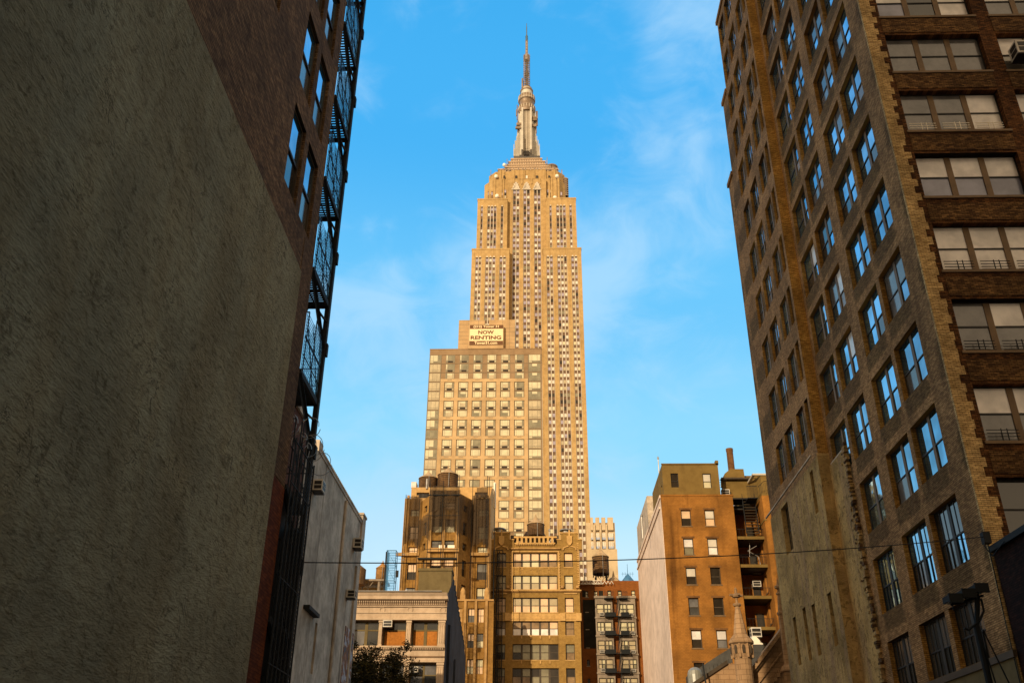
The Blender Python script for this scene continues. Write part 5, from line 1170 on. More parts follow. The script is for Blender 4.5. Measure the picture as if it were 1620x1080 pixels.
# open iron stair in the recess
st = thing('iron_stair', 'open iron stair and landing climbing to the olive roof of the orange brick building', 'stair', (22.8, 98.5, 28))
b = MB(); xs, zs_top = P(1192, 786, YO-0.3); xs2, zs_bot = P(1192, 842, YO-0.3); xw0, xw1 = xs-0.75, xs+0.75
for k in range(12): z = zs_bot+(zs_top-zs_bot)*k/11; f = k/11; b.box(xs2-0.65+0.25*f, xs2+0.65+0.25*f, YO-0.2+1.4*f, YO+0.05+1.4*f, z-0.05, z)
build_each(b, 'tread', [WFR], st)
b = MB()
for sx in (-0.67, 0.67): b.tube((xs2+sx, YO-0.1, zs_bot), (xs2+sx+0.25, YO+1.3, zs_top), 0.07, 4); b.tube((xs2+sx, YO-0.1, zs_bot+0.95), (xs2+sx+0.25, YO+1.3, zs_top+0.9), 0.03, 4)
build_each(b, 'stringer', [IRON], st)
b = MB(); xa, za = P(1183, 787, YO-0.2); xb, _ = P(1199, 787, YO-0.2); b.box(xa, xb, YO-0.3, YO+1.6, za-0.08, za)
for k in range(11): x = xa+(xb-xa)*k/10; b.tube((x, YO-0.28, za), (x, YO-0.28, za+1.35), 0.018, 4)
b.box(xa, xb, YO-0.3, YO-0.26, za+1.3, za+1.36)
p_ = [P(1199, 770, YO-0.3), P(1208, 761, YO-0.9), P(1217, 760, YO-0.9), P(1217, 776, YO-0.9)]
b.path([(p_[0][0], YO-0.3, p_[0][1]), (p_[1][0], YO-0.9, p_[1][1]), (p_[2][0], YO-0.9, p_[2][1])], 0.03, 4)
for k in range(8): f = k/7; x = p_[0][0]+(p_[2][0]-p_[0][0])*f; b.tube((x, YO-0.9, ZO), (x, YO-0.9, ZO+0.9+0.6*f), 0.018, 4)
b.build('landing_rail', [IRON], st)
for (u, v, lab) in ((1152, 778, 'white air conditioner on the roof edge beside the olive wall'), (1200, 905, 'upper of two black air conditioners above a balcony of the orange building'), (1200, 925, 'lower of two black air conditioners above a balcony of the orange building')):
    x, z = P(u, v, 101 if v > 800 else 100.5); aircon((x-0.2, 101.3, z-0.2), 0, 0.9, 0.65, 0.5, lab)
b = MB()
pp = [P(1186, 858, 99.3), P(1186, 880, 99.3), P(1183, 871, 99.3), P(1197, 863, 99.3), P(1200, 880, 99.3)]
q = [(a[0], 99.3, a[1]) for a in pp]; b.tube(q[0], q[1], 0.03, 5); b.tube(q[2], q[3], 0.035, 5); b.tube(q[2], q[4], 0.035, 5); b.tube(q[4], (q[4][0]+0.1, 99.3, q[4][2]-0.9), 0.035, 5)
o = b.build('folding_frame', [GALV], None, q[2]); tag(o, 'thin metal rack standing on the second balcony of the orange building', 'rack')

# ------------------------------------------------------------------ church in front of it
def pc(x, y, Y): return P(1040+x/6, 900+y/6, Y)
t = thing('stone_church', 'sandstone church gable with crocketed pinnacles in front of the orange brick building', 'church', (18, 80, 0))
YK = 75.0
p = [pc(1165, 570, YK), pc(1200, 620, YK), pc(890, 930, YK)]
b = MB(); xr, zr = p[0]; xl, zl = p[2]
xt, zt_ = 26.0, zr+(26-xr)*1.14
slope = (zr-zl)/(xr-xl)
prof = [(xl-2.5, 0), (xl-2.5, zl-2.5*slope-0.3), (xr, zr-0.35), (xr+4.5, zr-0.35+4.5*slope), (xr+9, zr-0.35), (xr+9, 0)]
b.yprof(prof, YK, YK+1.0); b.build('gable_wall', [CHURCH], t)
b = MB()
for off, pr, th in ((0.0, 0.55, 0.42), (0.5, 0.3, 0.16), (1.55, 0.18, 0.12)):
    for (xa, za, xb, zb) in ((xl-2.5, zl-2.5*slope, xr+4.5, zr+4.5*slope),):
        b.yprof([(xa, za-off-th), (xa, za-off), (xb, zb-off), (xb, zb-off-th)], YK-pr, YK+1.1 if off == 0 else YK)
b.build('raking_coping', [CHURCH], t)
b = MB(); n = 15
for k in range(n):
    f = k/(n-1); x = xl-1+f*(xr+1.2-xl); z = zl+(x-xl)*slope-2.75
    b.box(x-0.13, x+0.13, YK-0.25, YK-0.003, z-0.14, z+0.14)
    b.box(x-0.02, x+0.30, YK-0.2, YK-0.003, z+0.14, z+0.34)
build_each(b, 'corbel_table', [CHURCH], t)
def pinnacle(cx, cy, zc_base, rbase, z_tip, r_sh, label, arc=True):
    tt = thing('pinnacle', label, 'pinnacle', (cx, cy, 0))
    b = MB(); b.lathe(cx, cy, [(r_sh*1.0, 0), (r_sh, zc_base-4.0), (r_sh*1.22, zc_base-3.9), (r_sh*1.22, zc_base-3.65), (r_sh, zc_base-3.55), (r_sh, zc_base-1.2)], 16)
    b.build('shaft', [CHURCH], tt)
    b = MB(); b.lathe(cx, cy, [(r_sh, zc_base-1.2), (rbase*0.90, zc_base-0.95), (rbase*0.92, zc_base-0.25), (rbase*1.12, zc_base-0.12), (rbase*1.12, zc_base), (rbase*0.92, zc_base+0.25)], 16)
    for k in range(8):
        a = 2*math.pi*(k+0.5)/8; x, y = cx+rbase*0.93*math.cos(a), cy+rbase*0.93*math.sin(a)
        b.lathe(x, y, [(0.09, zc_base-1.2), (0.09, zc_base-0.15)], 6)
    b.build('arcade', [CHURCH], tt)
    b = MB()
    for k in range(8):
        a = 2*math.pi*k/8; x, y = cx+rbase*0.905*math.cos(a), cy+rbase*0.905*math.sin(a); b.lathe(x, y, [(0.11, zc_base-0.9), (0.13, zc_base-0.5), (0.07, zc_base-0.3)], 6)
    build_each(b, 'niche', [WFR], tt)
    zt3 = z_tip-1.35
    b = MB(); b.lathe(cx, cy, [(rbase*0.92, zc_base+0.25), (rbase*0.62, zc_base+0.55), (0.17, zt3-0.15), (0.16, zt3)], 8); b.build('spire', [CHURCH], tt)
    b = MB(); b.lathe(cx, cy, [(0.28, zt3-0.12), (0.34, zt3-0.02), (0.28, zt3+0.08), (0.1, zt3+0.14), (0.1, zt3+0.5), (0.3, zt3+0.56), (0.36, zt3+0.68), (0.25, zt3+0.8), (0.11, zt3+0.88), (0.11, zt3+1.2), (0.02, zt3+1.35)], 10)
    for k in range(4): a = math.pi/2*k+0.3; b.tube((cx, cy, zt3+0.68), (cx+0.55*math.cos(a), cy+0.55*math.sin(a), zt3+0.72), 0.13, 6, 0, 0.09)
    b.build('finial', [CHURCH], tt)
    return tt
x1_, z1_ = pc(770, 690, 74); xt_, ztp = pc(720, 170, 74)
pinnacle((x1_+P(1160, 928, 74)[0]+0.35)/2, 74, z1_, 0.86, ztp, 0.66, 'larger sandstone pinnacle with arcaded collar, left of the church gable')
# slender pinnacle beside the tower
x2_, z2_ = pc(1180, 430, 74)
b = MB(); tt = thing('pinnacle', 'slender sandstone pinnacle touching the yellow plaster edge of the loft tower', 'pinnacle', (x2_, 74, 0))
b.lathe(x2_, 74, [(0.42, 8), (0.42, z2_-4.3), (0.62, z2_-4.2), (0.5, z2_-3.9), (0.3, z2_-3.7), (0.28, z2_-0.1)], 8); b.build('shaft', [CHURCH], tt)
b = MB(); b.lathe(x2_, 74, [(0.28, z2_-0.1), (0.36, z2_), (0.36, z2_+0.16), (0.26, z2_+0.22), (0.15, z2_+1.5), (0.24, z2_+1.56), (0.24, z2_+1.66), (0.12, z2_+1.72), (0.1, z2_+1.95), (0.3, z2_+2.05), (0.3, z2_+2.2), (0.1, z2_+2.3), (0.02, z2_+2.9)], 8); b.build('spire', [CHURCH], tt)
# low roofs left of the pinnacle
t = thing('church_annex', 'dark metal clad annex with a sloping railed roof left of the larger pinnacle', 'building', (13.4, 78, 0))
pA, pB, pC_ = pc(470, 1010, 76), pc(640, 905, 76), pc(700, 770, 78)
b = MB(); xa, za = pc(420, 1080, 76); b.yprof([(pA[0]-1.6, 0), (pA[0]-1.6, pA[1]-1.1), (pB[0]+0.2, pB[1]+0.1), (pB[0]+1.8, pB[1]+0.1), (pB[0]+1.8, 0)], 76, 80); b.build('wall', [CHURCH], t)
b = MB(); b.yprof([(pA[0]-1.8, pA[1]-1.2), (pA[0]-1.8, pA[1]-0.9), (pB[0]+0.2, pB[1]+0.35), (pB[0]+0.2, pB[1]+0.05)], 75.8, 80); b.build('roof_edge', [WFR], t)
x5, z5 = pc(560, 770, 79); x6, z6 = pc(690, 900, 79)
b = MB(); b.yprof([(pA[0]-1.2, pA[1]-0.3), (pA[0]-1.2, pA[1]+0.3), (x5, z5-0.5), (x6, z5+0.05), (x6, z6), (pB[0], pB[1])], 78, 79)
for k in range(12): f = k/11; x = pA[0]-1+f*(x6-pA[0]+1); b.box(x-0.02, x+0.02, 77.93, 77.97, pA[1]-0.2+f*0.8, pA[1]+0.4+f*1.3)
b.build('metal_cladding', [GALVD := plain('dark standing seam', (0.07, 0.065, 0.055), 0.5, 0.4, 0.3, 0.2)], t)
x, z = pc(360, 1000, 77); b = MB(); b.lathe(x, 77, [(0.62, 0), (0.62, z), (0.55, z+0.3), (0.3, z+0.52), (0.02, z+0.6)], 18); o = b.build('round_vent', [plain('frosted vent', (0.22, 0.21, 0.17), 0.35, 0.5, 0.1, 0.2)], None, (x, 77, 0)); tag(o, 'domed grey cylinder at the foot of the orange brick front', 'vent')
b = MB(); xa, za = pc(430, 890, 75); xb, zb = pc(478, 1080, 75); b.tube((xb, 75, zb-2), (xa, 75, za), 0.06, 6); o = b.build('pole', [IRON], None, (xb, 75, zb-2)); tag(o, 'thin leaning black pole beside the domed grey cylinder', 'pole')
x, z = pc(930, 655, 82); aircon((x, 82, z), 0, 0.85, 0.8, 0.7, 'louvred grey vent box on the church roof beside the larger pinnacle')
b = MB(); xa, za = pc(880, 800, 81); xb, zb = pc(1000, 735, 81); b.box(xa, xb+0.1, 81, 83, za-4, za+0.1, 0); b.yprof([(xa-0.05, za+0.1), (xa+0.35, zb+0.85), (xb-0.45, zb+0.85), (xb+0.05, za+0.8), (xb+0.05, za+0.1)], 81, 82.6, 1); b.box(xa+0.25, xb+0.06, 80.97, 81, za+0.1, za+0.75, 0); o = b.build('roof_duct', [GALVD, DISH], None, (xa, 81, za-4)); tag(o, 'white topped metal duct behind the larger pinnacle', 'duct')

# ------------------------------------------------------------------ small things far left between the walls
t = thing('small_ochre_building', 'low sunlit ochre roof house below the small water tank at far left', 'building', (-30, 175, 0))
xa, za = P(572, 929, 168); xb, _ = P(606, 929, 168); xc, _ = P(625, 933, 168)
b = MB(); b.prism([(xa-14, 168), (xb, 168), (xb, 180), (xa-14, 180)], 0, za); b.prism([(xb, 169), (xc, 169), (xc, 180), (xb, 180)], 0, za-1.0); b.build('wall', [ORW], t)
b = MB(); b.box(xa-14, xb+0.1, 167.8, 168.3, za, za+0.4); build_each(b, 'coping', [WHITEP], t)
t = water_tank('small pale timber water tank beside the blue scaffold tower at far left', 593.8, 613.5, 896.5, 914.5, 165, WOODL, WOODL, 0, apex=0.75)
b = MB(); x0, z0 = P(566, 916, 165); x1, _ = P(612, 916, 165); b.box(x0-3, x1, 164.6, 169, z0-0.35, z0)
for u in (573, 599.5, 610): x, zz = P(u, 930, 165); b.tube((x, 165, zz-2), (x, 165, z0), 0.28 if u == 599.5 else 0.13, 8)
x, zz = P(583, 918, 165); b.tube((x, 165, zz-2.6), (x, 165, zz), 0.12, 5); b.tube((x, 165, zz-1.4), (x-1.0, 165, zz), 0.1, 5); b.tube((x, 165, zz-1.4), (x+1.0, 165, zz), 0.1, 5)
o = b.build('tank_platform', [plain('platform steel', (0.20, 0.15, 0.10), 0.6, 0.3, 0.1)], None, (x0, 165, z0-2)); tag(o, 'raised steel platform carrying the small pale timber tank', 'platform')
b = MB(); x, z = P(568, 900, 163); b.lathe(x-0.6, 164, [(1.7, z-2.6), (1.7, z+0.2), (0.1, z+1.4)], 14); o = b.build('water_tank', [WOOD], None, (x, 164, z-3)); tag(o, 'sliver of a dark tank showing past the grey rendered wall', 'water tank')
t = thing('blue_scaffold_tower', 'slender blue steel scaffold tower left of the netted building', 'scaffold', (-18, 112, 20))
x0, z0 = P(612.5, 870, 112); x1, _ = P(627, 870, 112); xq, zq = P(615, 942, 112); b = MB()
for x in (x0, x0+0.12, x1): 
    for y in (112, 113.2): b.tube((x, y, 0), (x, y, z0), 0.055, 5)
for k in range(26):
    z = z0-k*0.62
    for y in (112, 113.2): b.tube((x0, y, z), (x1, y, z), 0.025 if k % 3 else 0.045, 4)
    if k % 3 == 0:
        b.tube((x0, 112, z), (x0, 113.2, z), 0.035, 4); b.tube((x1, 112, z), (x1, 113.2, z), 0.035, 4); b.tube((x0, 113.2, z), (x1, 113.2, z-1.86), 0.025, 4)
b.tube((x1, 112, z0-1), (x1+0.5, 112, z0-5.5), 0.03, 4); b.tube((x1, 112, z0-0.3), (x1+1.1, 112, z0-0.55), 0.02, 4); b.tube((x1, 112, z0-1), (x1+1.1, 112, z0-1.2), 0.02, 4)
b.build('frame', [IRONB], t)
b = MB()
for i in range(30): x = x0+0.08+i*(x1-x0-0.1)/30; b.box(x-0.006, x+0.006, 112.02, 112.03, z0-16, z0)
b.build('mesh_screen', [MESHB], t); b = MB(); b.box(x1+0.1, x1+0.45, 111.9, 112.1, z0-3.3, z0-2.5); build_each(b, 'winch', [IRON], t)
b = MB(); b.tube((x0-0.05, 112, 0), (x0-0.05, 112, z0-0.2), 0.11, 6); build_each(b, 'post', [IRON], t)

# ------------------------------------------------------------------ rental tower with rooftop sign
YT = 238.0
def pt31(x, y, Y=YT): return P(660+x/7.2, 550+y/7.2, Y)
t = thing('apartment_tower', 'tan and brown apartment tower with square windows in front of the skyscraper', 'building', (-15, 250, 0))
XA_, XB_ = -31.72, 0.85; ZTW = 125.6; pitch = 2.935
cols_x = [(-31.6, -28.35)]+[(-26.95+4.005*k, -26.95+4.005*k+2.62) for k in range(6)]+[(-3.0, 0.5)]
wn_big, wn_rest, pan = [], [], []
wcount = 0
WD = {}
def tw(w, h, kind, shade):
    """one flush window: metal frame, blind or bare panes, mullions, vent grille below"""
    k = ('t', round(w, 2), round(h, 2), kind, shade)
    if k in WD: return WD[k]
    b = MB(); r = random.Random(hash(k) & 0xffff); hw = w/2; hh = h
    b.box(-hw, hw, -0.05, 0.0, 0, hh, 0)
    g0 = 0.68 if kind == 'A' else (0.5 if kind == 'C' else 0.08)
    mats = [FRAME_T, {0: CREAM, 1: CREAM2, 2: GREYP}[shade], CREAM, DARKP, GREYP]
    xs = [-hw+0.1, -hw+0.1+0.42, hw-0.1-0.42, hw-0.1]
    if kind == 'C': xs = [-hw+0.1, -hw+1.0, hw-1.0, hw-0.1]
    for i in range(3):
        m_ = 1
        if i != 1: m_ = r.choice([1, 2, 1, 4]) if shade else r.choice([1, 1, 1, 4])
        if kind == 'A' and shade == 1 and i == 0 and r.random() < 0.25: m_ = 3
        b.box(xs[i]+0.04, xs[i+1]-0.04, -0.075, -0.052, g0+0.1, hh-0.1, m_)
    if shade and r.random() < .5: b.box(xs[1]+0.05, xs[2]-0.05, -0.095, -0.077, g0+0.1+(hh-g0)*0.55, hh-0.1, 2)
    if kind == 'A': b.box(-0.72, 0.72, -0.12, -0.052, 0.03, 0.56, 3); b.box(-hw+0.1, -0.8, -0.08, -0.052, 0.1, 0.5, 1); b.box(0.8, hw-0.1, -0.08, -0.052, 0.1, 0.5, 1)
    if kind == 'C':
        for i in range(3): b.box(xs[i]+0.04, xs[i+1]-0.04, -0.075, -0.052, 0.06, 0.42, r.choice([1, 4]))
    me = bpy.data.meshes.new('window'); me.from_pydata(b.v, [], b.f)
    for q in mats: me.materials.append(q)
    me.polygons.foreach_set('material_index', b.m); me.update(); WD[k] = me; return me
nfl = 41; z_top = 123.85
wall_b = MB(); wall_b.box(XA_, XB_, YT, YT+24, 0, ZTW, 0); wall_b.box(XA_-0.03, XB_+0.03, YT-0.12, YT, ZTW-1.75, ZTW, 1); wall_b.box(XA_-0.1, XB_+0.1, YT-0.2, YT+24.1, ZTW, ZTW+0.25, 1)
stuff = []
for r_ in range(nfl):
    zt_ = z_top-r_*pitch; brown = r_ < 3 or r_ in (18, 19)
    for c_, (x0, x1) in enumerate(cols_x):
        corner = c_ in (0, 7); kind = 'C' if corner else ('A' if (r_ < 2 or (r_ > 2 and (r_-3) % 2 == 0)) and not (r_ == 19) else 'B')
        h = 2.55 if kind == 'C' else (2.5 if kind == 'A' else 1.9)
        shade = random.choices((0, 1, 2), (0.6, 0.32, 0.08))[0] if r_ > 5 else random.choices((0, 1, 2), (0.45, 0.42, 0.13))[0]
        if c_ == 7 and r_ in (1, 2, 4): shade = 2
        if c_ == 0 and 0 < r_ < 6: shade = 1
        wcount += 1
        if wcount <= 100:
            link('window', tw(x1-x0, h, kind, shade), t, ((x0+x1)/2, YT, zt_-h))
        elif zt_ > 55: stuff.append(((x0+x1)/2, zt_-h, tw(x1-x0, h, kind, shade)))
# remaining window units as one part
me = bpy.data.meshes.new('window'); bm = bmesh.new(); mats_all = []
b = MB()
for x, z, d in stuff:
    off = len(b.v); b.v += [(x+v.co.x, YT+v.co.y, z+v.co.z) for v in d.vertices]
    for p_ in d.polygons:
        m_ = d.materials[p_.material_index]
        if m_ not in mats_all: mats_all.append(m_)
        b.f.append(tuple(off+i for i in p_.vertices)); b.m.append(mats_all.index(m_))
bm.free(); o = b.build('window', mats_all, t); o['kind'] = 'stuff'
wall_b.build('outer_wall', [T_BRN, T_BRN], t)
b = MB()   # tan piers and doubled-floor frames standing proud of the brown wall
def pier_x(i): return (cols_x[i][1]+0.14, cols_x[i+1][0]-0.14)
spans = [(z_top-3*pitch+0.55, z_top-18*pitch+0.42), (z_top-20*pitch+0.55, 40)]
for zt_, zb_ in spans:
    for i in range(7):
        x0, x1 = pier_x(i)
        b.box(x0, x1, YT-0.22, YT-0.003, zb_, zt_, 0)
    n = int((zt_-zb_)/(2*pitch))+1
    for k in range(n):
        z = zt_-k*2*pitch
        if z < zb_-0.5: break
        b.box(cols_x[0][1]+0.14, cols_x[7][0]-0.14, YT-0.26, YT-0.003, z-0.5, z+0.45, 0)
        for i in range(1, 7): xm = (cols_x[i][0]+cols_x[i][1])/2; b.box(xm-0.62, xm+0.62, YT-0.29, YT-0.262, z+0.08, z+0.24, 1)
b.build('tan_frame', [T_TAN, FRAME_T], t)
b = MB()
for r_ in range(nfl):
    z = z_top-r_*pitch+0.12; b.box(XA_-0.04, XB_+0.04, YT-0.09, YT-0.003, z, z+0.07)
    for c_ in range(8): pass
for i in range(8):
    x0, x1 = cols_x[i]
for x in (XA_+0.02, XB_-0.05, cols_x[7][0]-0.12, cols_x[0][1]+0.06): b.box(x-0.04, x+0.04, YT-0.10, YT-0.003, 40, ZTW-1.75)
b.build('panel_joint', [FRAME_T], t)
# rooftop block with a slot in its top
xa, za = P(724.5, 551, YT+1); xb, _ = P(814.5, 551, YT+1); xn0, zn = P(766.8, 514, YT+1); xn1, _ = P(773.5, 514, YT+1); _, ztop = P(770, 506, YT+1)
b = MB(); b.box(xa, xn0, YT+1, YT+14, ZTW-0.5, ztop); b.box(xn1, xb, YT+1, YT+14, ZTW-0.5, ztop); b.box(xn0, xn1, YT+1, YT+14, ZTW-0.5, zn)
build_each(b, 'rooftop_block', [T_BLK], t)
b = MB()
for k in range(8): z = za+0.3+k*1.28; b.box(xa, xb if z < zn else xn0, YT+0.97, YT+0.999, z-0.02, z+0.03)
for u in (741, 756.5, 795, 806): x = P(u, 530, YT+1)[0]; b.box(x-0.03, x+0.03, YT+0.97, YT+0.999, ZTW, ztop)
b.build('panel_joint', [FRAME_T], t)
sg = thing('rooftop_sign', 'brown and cream NOW RENTING sign on the rooftop block of the apartment tower', 'sign', (-18, 238.5, 127))
YSg = YT-0.4
sx0, sz1 = P(743.5, 514.2, YSg); sx1, _ = P(796, 514.2, YSg); _, sz0 = P(770, 545.6, YSg); H_ = sz1-sz0
b = MB(); b.box(sx0-0.35, sx1+0.12, YSg+0.05, YT+0.97, sz0-1.15, sz1); b.build('sign_box', [T_BLK], sg)
b = MB(); b.box(sx0, sx1, YSg, YSg+0.05, sz0+H_*0.205, sz1-H_*0.195); b.build('cream_panel', [SIGNC], sg)
b = MB(); b.box(sx0, sx1, YSg-0.01, YSg+0.05, sz1-H_*0.19, sz1); b.build('brown_band', [SIGNB], sg); b = MB(); b.box(sx0, sx1, YSg-0.01, YSg+0.05, sz0, sz0+H_*0.2); b.build('brown_band', [SIGNB], sg)
def text(s, x, z, width, height, mat_, parent, bold=0.02, y=0):
    c = bpy.data.curves.new('t', 'FONT'); c.body = s; c.size = 1; c.extrude = 0.015; c.offset = bold; c.align_x = 'CENTER'; c.resolution_u = 3
    o = bpy.data.objects.new('t', c); C.collection.objects.link(o); bpy.context.view_layer.update()
    me = bpy.data.meshes.new_from_object(o.evaluated_get(bpy.context.evaluated_depsgraph_get())); bpy.data.objects.remove(o)
    xs = [v.co.x for v in me.vertices]; ys = [v.co.y for v in me.vertices]; cx = (max(xs)+min(xs))/2; sx = width/(max(xs)-min(xs)); sy = height/(max(ys)-min(ys)); y0 = min(ys)
    for v in me.vertices: v.co = ((v.co.x-cx)*sx, -v.co.z*1.0, (v.co.y-y0)*sy)
    me.materials.clear(); me.materials.append(mat_); me.name = 'lettering'
    ob = bpy.data.objects.new('lettering', me); C.collection.objects.link(ob); ob.parent = parent; pw = W0[parent.name]; ob.location = (x-pw[0], y-pw[1], z-pw[2]); W0[ob.name] = (x, y, z); return ob
sxm = (sx0+sx1)/2; SW = sx1-sx0
text('(212) Tower 31', sxm-0.1, sz1-H_*0.170, SW*0.76, H_*0.15, SIGNC, sg, 0.03, YSg-0.03)
text('NOW', sxm-0.1, sz0+H_*0.54, SW*0.47, H_*0.19, SIGNB, sg, 0.035, YSg-0.02)
text('RENTING', sxm-0.1, sz0+H_*0.275, SW*0.92, H_*0.19, SIGNB, sg, 0.035, YSg-0.02)
text('Tower31.com', sxm-0.1, sz0+H_*0.035, SW*0.68, H_*0.145, SIGNC, sg, 0.03, YSg-0.03)

# ------------------------------------------------------------------ the skyscraper
YE = 398.0
def E(x, y, Y=YE): return P(720+x/3.6, 260+y/3.6, Y)
t = thing('art_deco_skyscraper', 'towering golden limestone setback skyscraper with metal mast and antenna', 'skyscraper', (-6.6, 418, 0))
stone = MB(); span = MB(); mull = MB(); WALL_W = []
FP_ = 3.47
def section(xl, xr, z0, z1, Yf, strips, yb, ztop_w, hi=False, solid=True):
    if solid: stone.box(xl, xr, Yf+0.7, yb, z0, z1)
    xs = [xl]
    for s in strips: xs += [s[0], s[1]]
    xs.append(xr)
    for i in range(0, len(xs), 2): stone.box(xs[i], xs[i+1], Yf, Yf+0.7, z0, z1-0.003 if i else z1-0.002)
    for (a, c, n) in strips:
        stone.box(a, c, Yf, Yf+0.7, ztop_w+0.6, z1-0.001); span.box(a, c, Yf+0.5, Yf+0.695, z0, ztop_w+0.6)
        wv = (c-a)/n
        for k in range(n+1):
            if 0 < k < n: mull.box(a+k*wv-0.2, a+k*wv+0.2, Yf+0.12, Yf+0.5, z0, ztop_w+0.6+0.9)
            else:
                xx = a+0.10 if k == 0 else c-0.10; mull.box(xx-0.09, xx+0.09, Yf+0.2, Yf+0.5, z0, ztop_w+0.4)
        for k in range(n):   # fan finials over each light
            xm = a+(k+0.5)*wv; mull.yprof([(xm-wv*0.36, ztop_w+0.6), (xm+wv*0.36, ztop_w+0.6), (xm, ztop_w+1.7)], Yf-0.08, Yf-0.003)
        fl = 0; z = ztop_w
        while z > max(z0+3, 88):
            dark_fl = hi and fl in (2, 3)
            for k in range(n):
                xm = a+(k+0.5)*wv
                if z > 290: q = pick((LILAC, 3), (GREYP, 1), (DARKP, 1.6), (WHITEP, 1.2)); 
                elif z > 225: q = pick((LILAC, 2.8), (WHITEP, 2), (CREAM2, 2), (DARKP, 0.5), (GREYP, 0.9))
                else: q = pick((LILAC, 1.0), (WHITEP, 3.6), (CREAM, 2), (DARKP, 0.3), (CREAM2, 1.8))
                if dark_fl: q = DARKP
                if abs(z-183) < 4: q = GREYP if rnd() < .5 else DARKP
                WALL_W.append((xm, Yf+0.40, z-1.8, wv-0.62, 1.75, q))
            z -= FP_; fl += 1
def S(y, Y, *pairs): return [(E(a, y, Y)[0], E(b_, y, Y)[0], n) for a, b_, n in pairs]
zs1 = E(200, 487)[1]; zs2 = E(200, 203, YE+2)[1]
# lower wings
section(E(95, 520)[0], E(309, 520)[0], 0, zs1, YE, S(560, YE, (115, 150, 2), (172, 230, 3), (252, 290, 2)), YE+40, zs1-5.2)
section(E(499, 520)[0], E(719, 520)[0], 0, zs1, YE, S(560, YE, (520, 558, 2), (582, 638, 3), (661, 698, 2)), YE+40, zs1-5.2)
# upper wings
YU = YE+2.0
section(E(128, 230, YU)[0], E(298, 230, YU)[0], zs1-6, zs2, YU, S(300, YU, (144, 159, 1), (183, 236, 3), (259, 275, 1)), YE+38, zs2-5.0, True)
section(E(517, 230, YU)[0], E(688, 230, YU)[0], zs1-6, zs2, YU, S(300, YU, (537, 552, 1), (576, 632, 3), (651, 667, 1)), YE+38, zs2-5.0, True)
# recessed centre bay and crown
YR = YE+4.6
xcl, xcr = E(298, 300, YR)[0], E(520, 300, YR)[0]
zc_top = E(400, 84, YR)[1]; zwt = E(400, 148, YR)[1]
section(xcl, xcr, 0, zc_top, YR, S(300, YR, (328, 367, 2), (388, 427, 2), (449, 488, 2)), YE+30, zwt, False)
# crown blocks with clipped corners
def C9(x, y, Y): return P(770+x/9, 240+y/9, Y)
YK1 = YE+6.5
def clipped(x0, x1, y0, y1, c): return [(x0+c, y0), (x1-c, y0), (x1, y0+c), (x1, y1-c), (x1-c, y1), (x0+c, y1), (x0, y1-c), (x0, y0+c)]
xa, xb = C9(-40, 500, YK1)[0], C9(1125, 500, YK1)[0]; zk1 = C9(500, 392, YK1)[1]
stone.prism(clipped(xa, xb, YK1, YE+34, 5.0), zs2-8, zk1)
YK2 = YE+8.5
xa2, xb2 = C9(28, 330, YK2)[0], C9(1112, 330, YK2)[0]; zk2 = C9(500, 282, YK2)[1]
stone.prism(clipped(xa2, xb2, YK2, YE+32, 4.0), zk1-2, zk2)
for x in (190, 232, 375, 525, 662, 820, 958):
    xx = C9(x, 330, YK2)[0]; stone.box(xx-0.9, xx+0.9, YK2-0.7, YK2+0.5, zk1, zk2+0.5)
for x in (450, 600, 745): xx = C9(x, 330, YK2)[0]; stone.box(xx-3.3, xx+3.3, YK2-0.25, YK2+0.5, zk1, zk2+0.9)
for x in (115, 205, 240, 890, 925, 1020): xx = C9(x, 450, YK1)[0]; stone.box(xx-0.5, xx+0.5, YK1-0.4, YK1+0.1, zs2-2, zk1+0.3)
for x in (385, 500, 640, 755): xx = C9(x, 420, YR)[0]; stone.box(xx-0.5, xx+0.5, YR-0.35, YR+0.01, zwt+4, zc_top+0.6)
stone.box(C9(365, 400, YR)[0], C9(770, 400, YR)[0], YR-0.15, YK2, zc_top-0.01, zc_top+0.35)
# aluminium fans over the three centre strips
fan = MB()
for x in (417, 567, 716):
    xx, zt_ = C9(x, 435, YR-0.3); zb_ = C9(x, 540, YR-0.3)[1]; h = zt_-zb_
    for k, (hw, a, c) in enumerate(((2.3, 0, 0.18), (1.75, 0.15, 0.5), (1.25, 0.4, 0.82), (0.6, 0.75, 1.0))):
        fan.box(xx-hw, xx+hw, YR-0.35-0.05*k, YR-0.003, zb_+h*a, zb_+h*c)
    for sgn in (-1, 1):
        for k in range(3): fan.tube((xx+sgn*0.3, YR-0.5, zb_+h*0.75-k*0.9), (xx+sgn*(1.2+0.35*k), YR-0.5, zb_+h*0.35-k*0.9+0.4), 0.12, 4)
build_each(fan, 'fan_ornament', [STEEL], t)
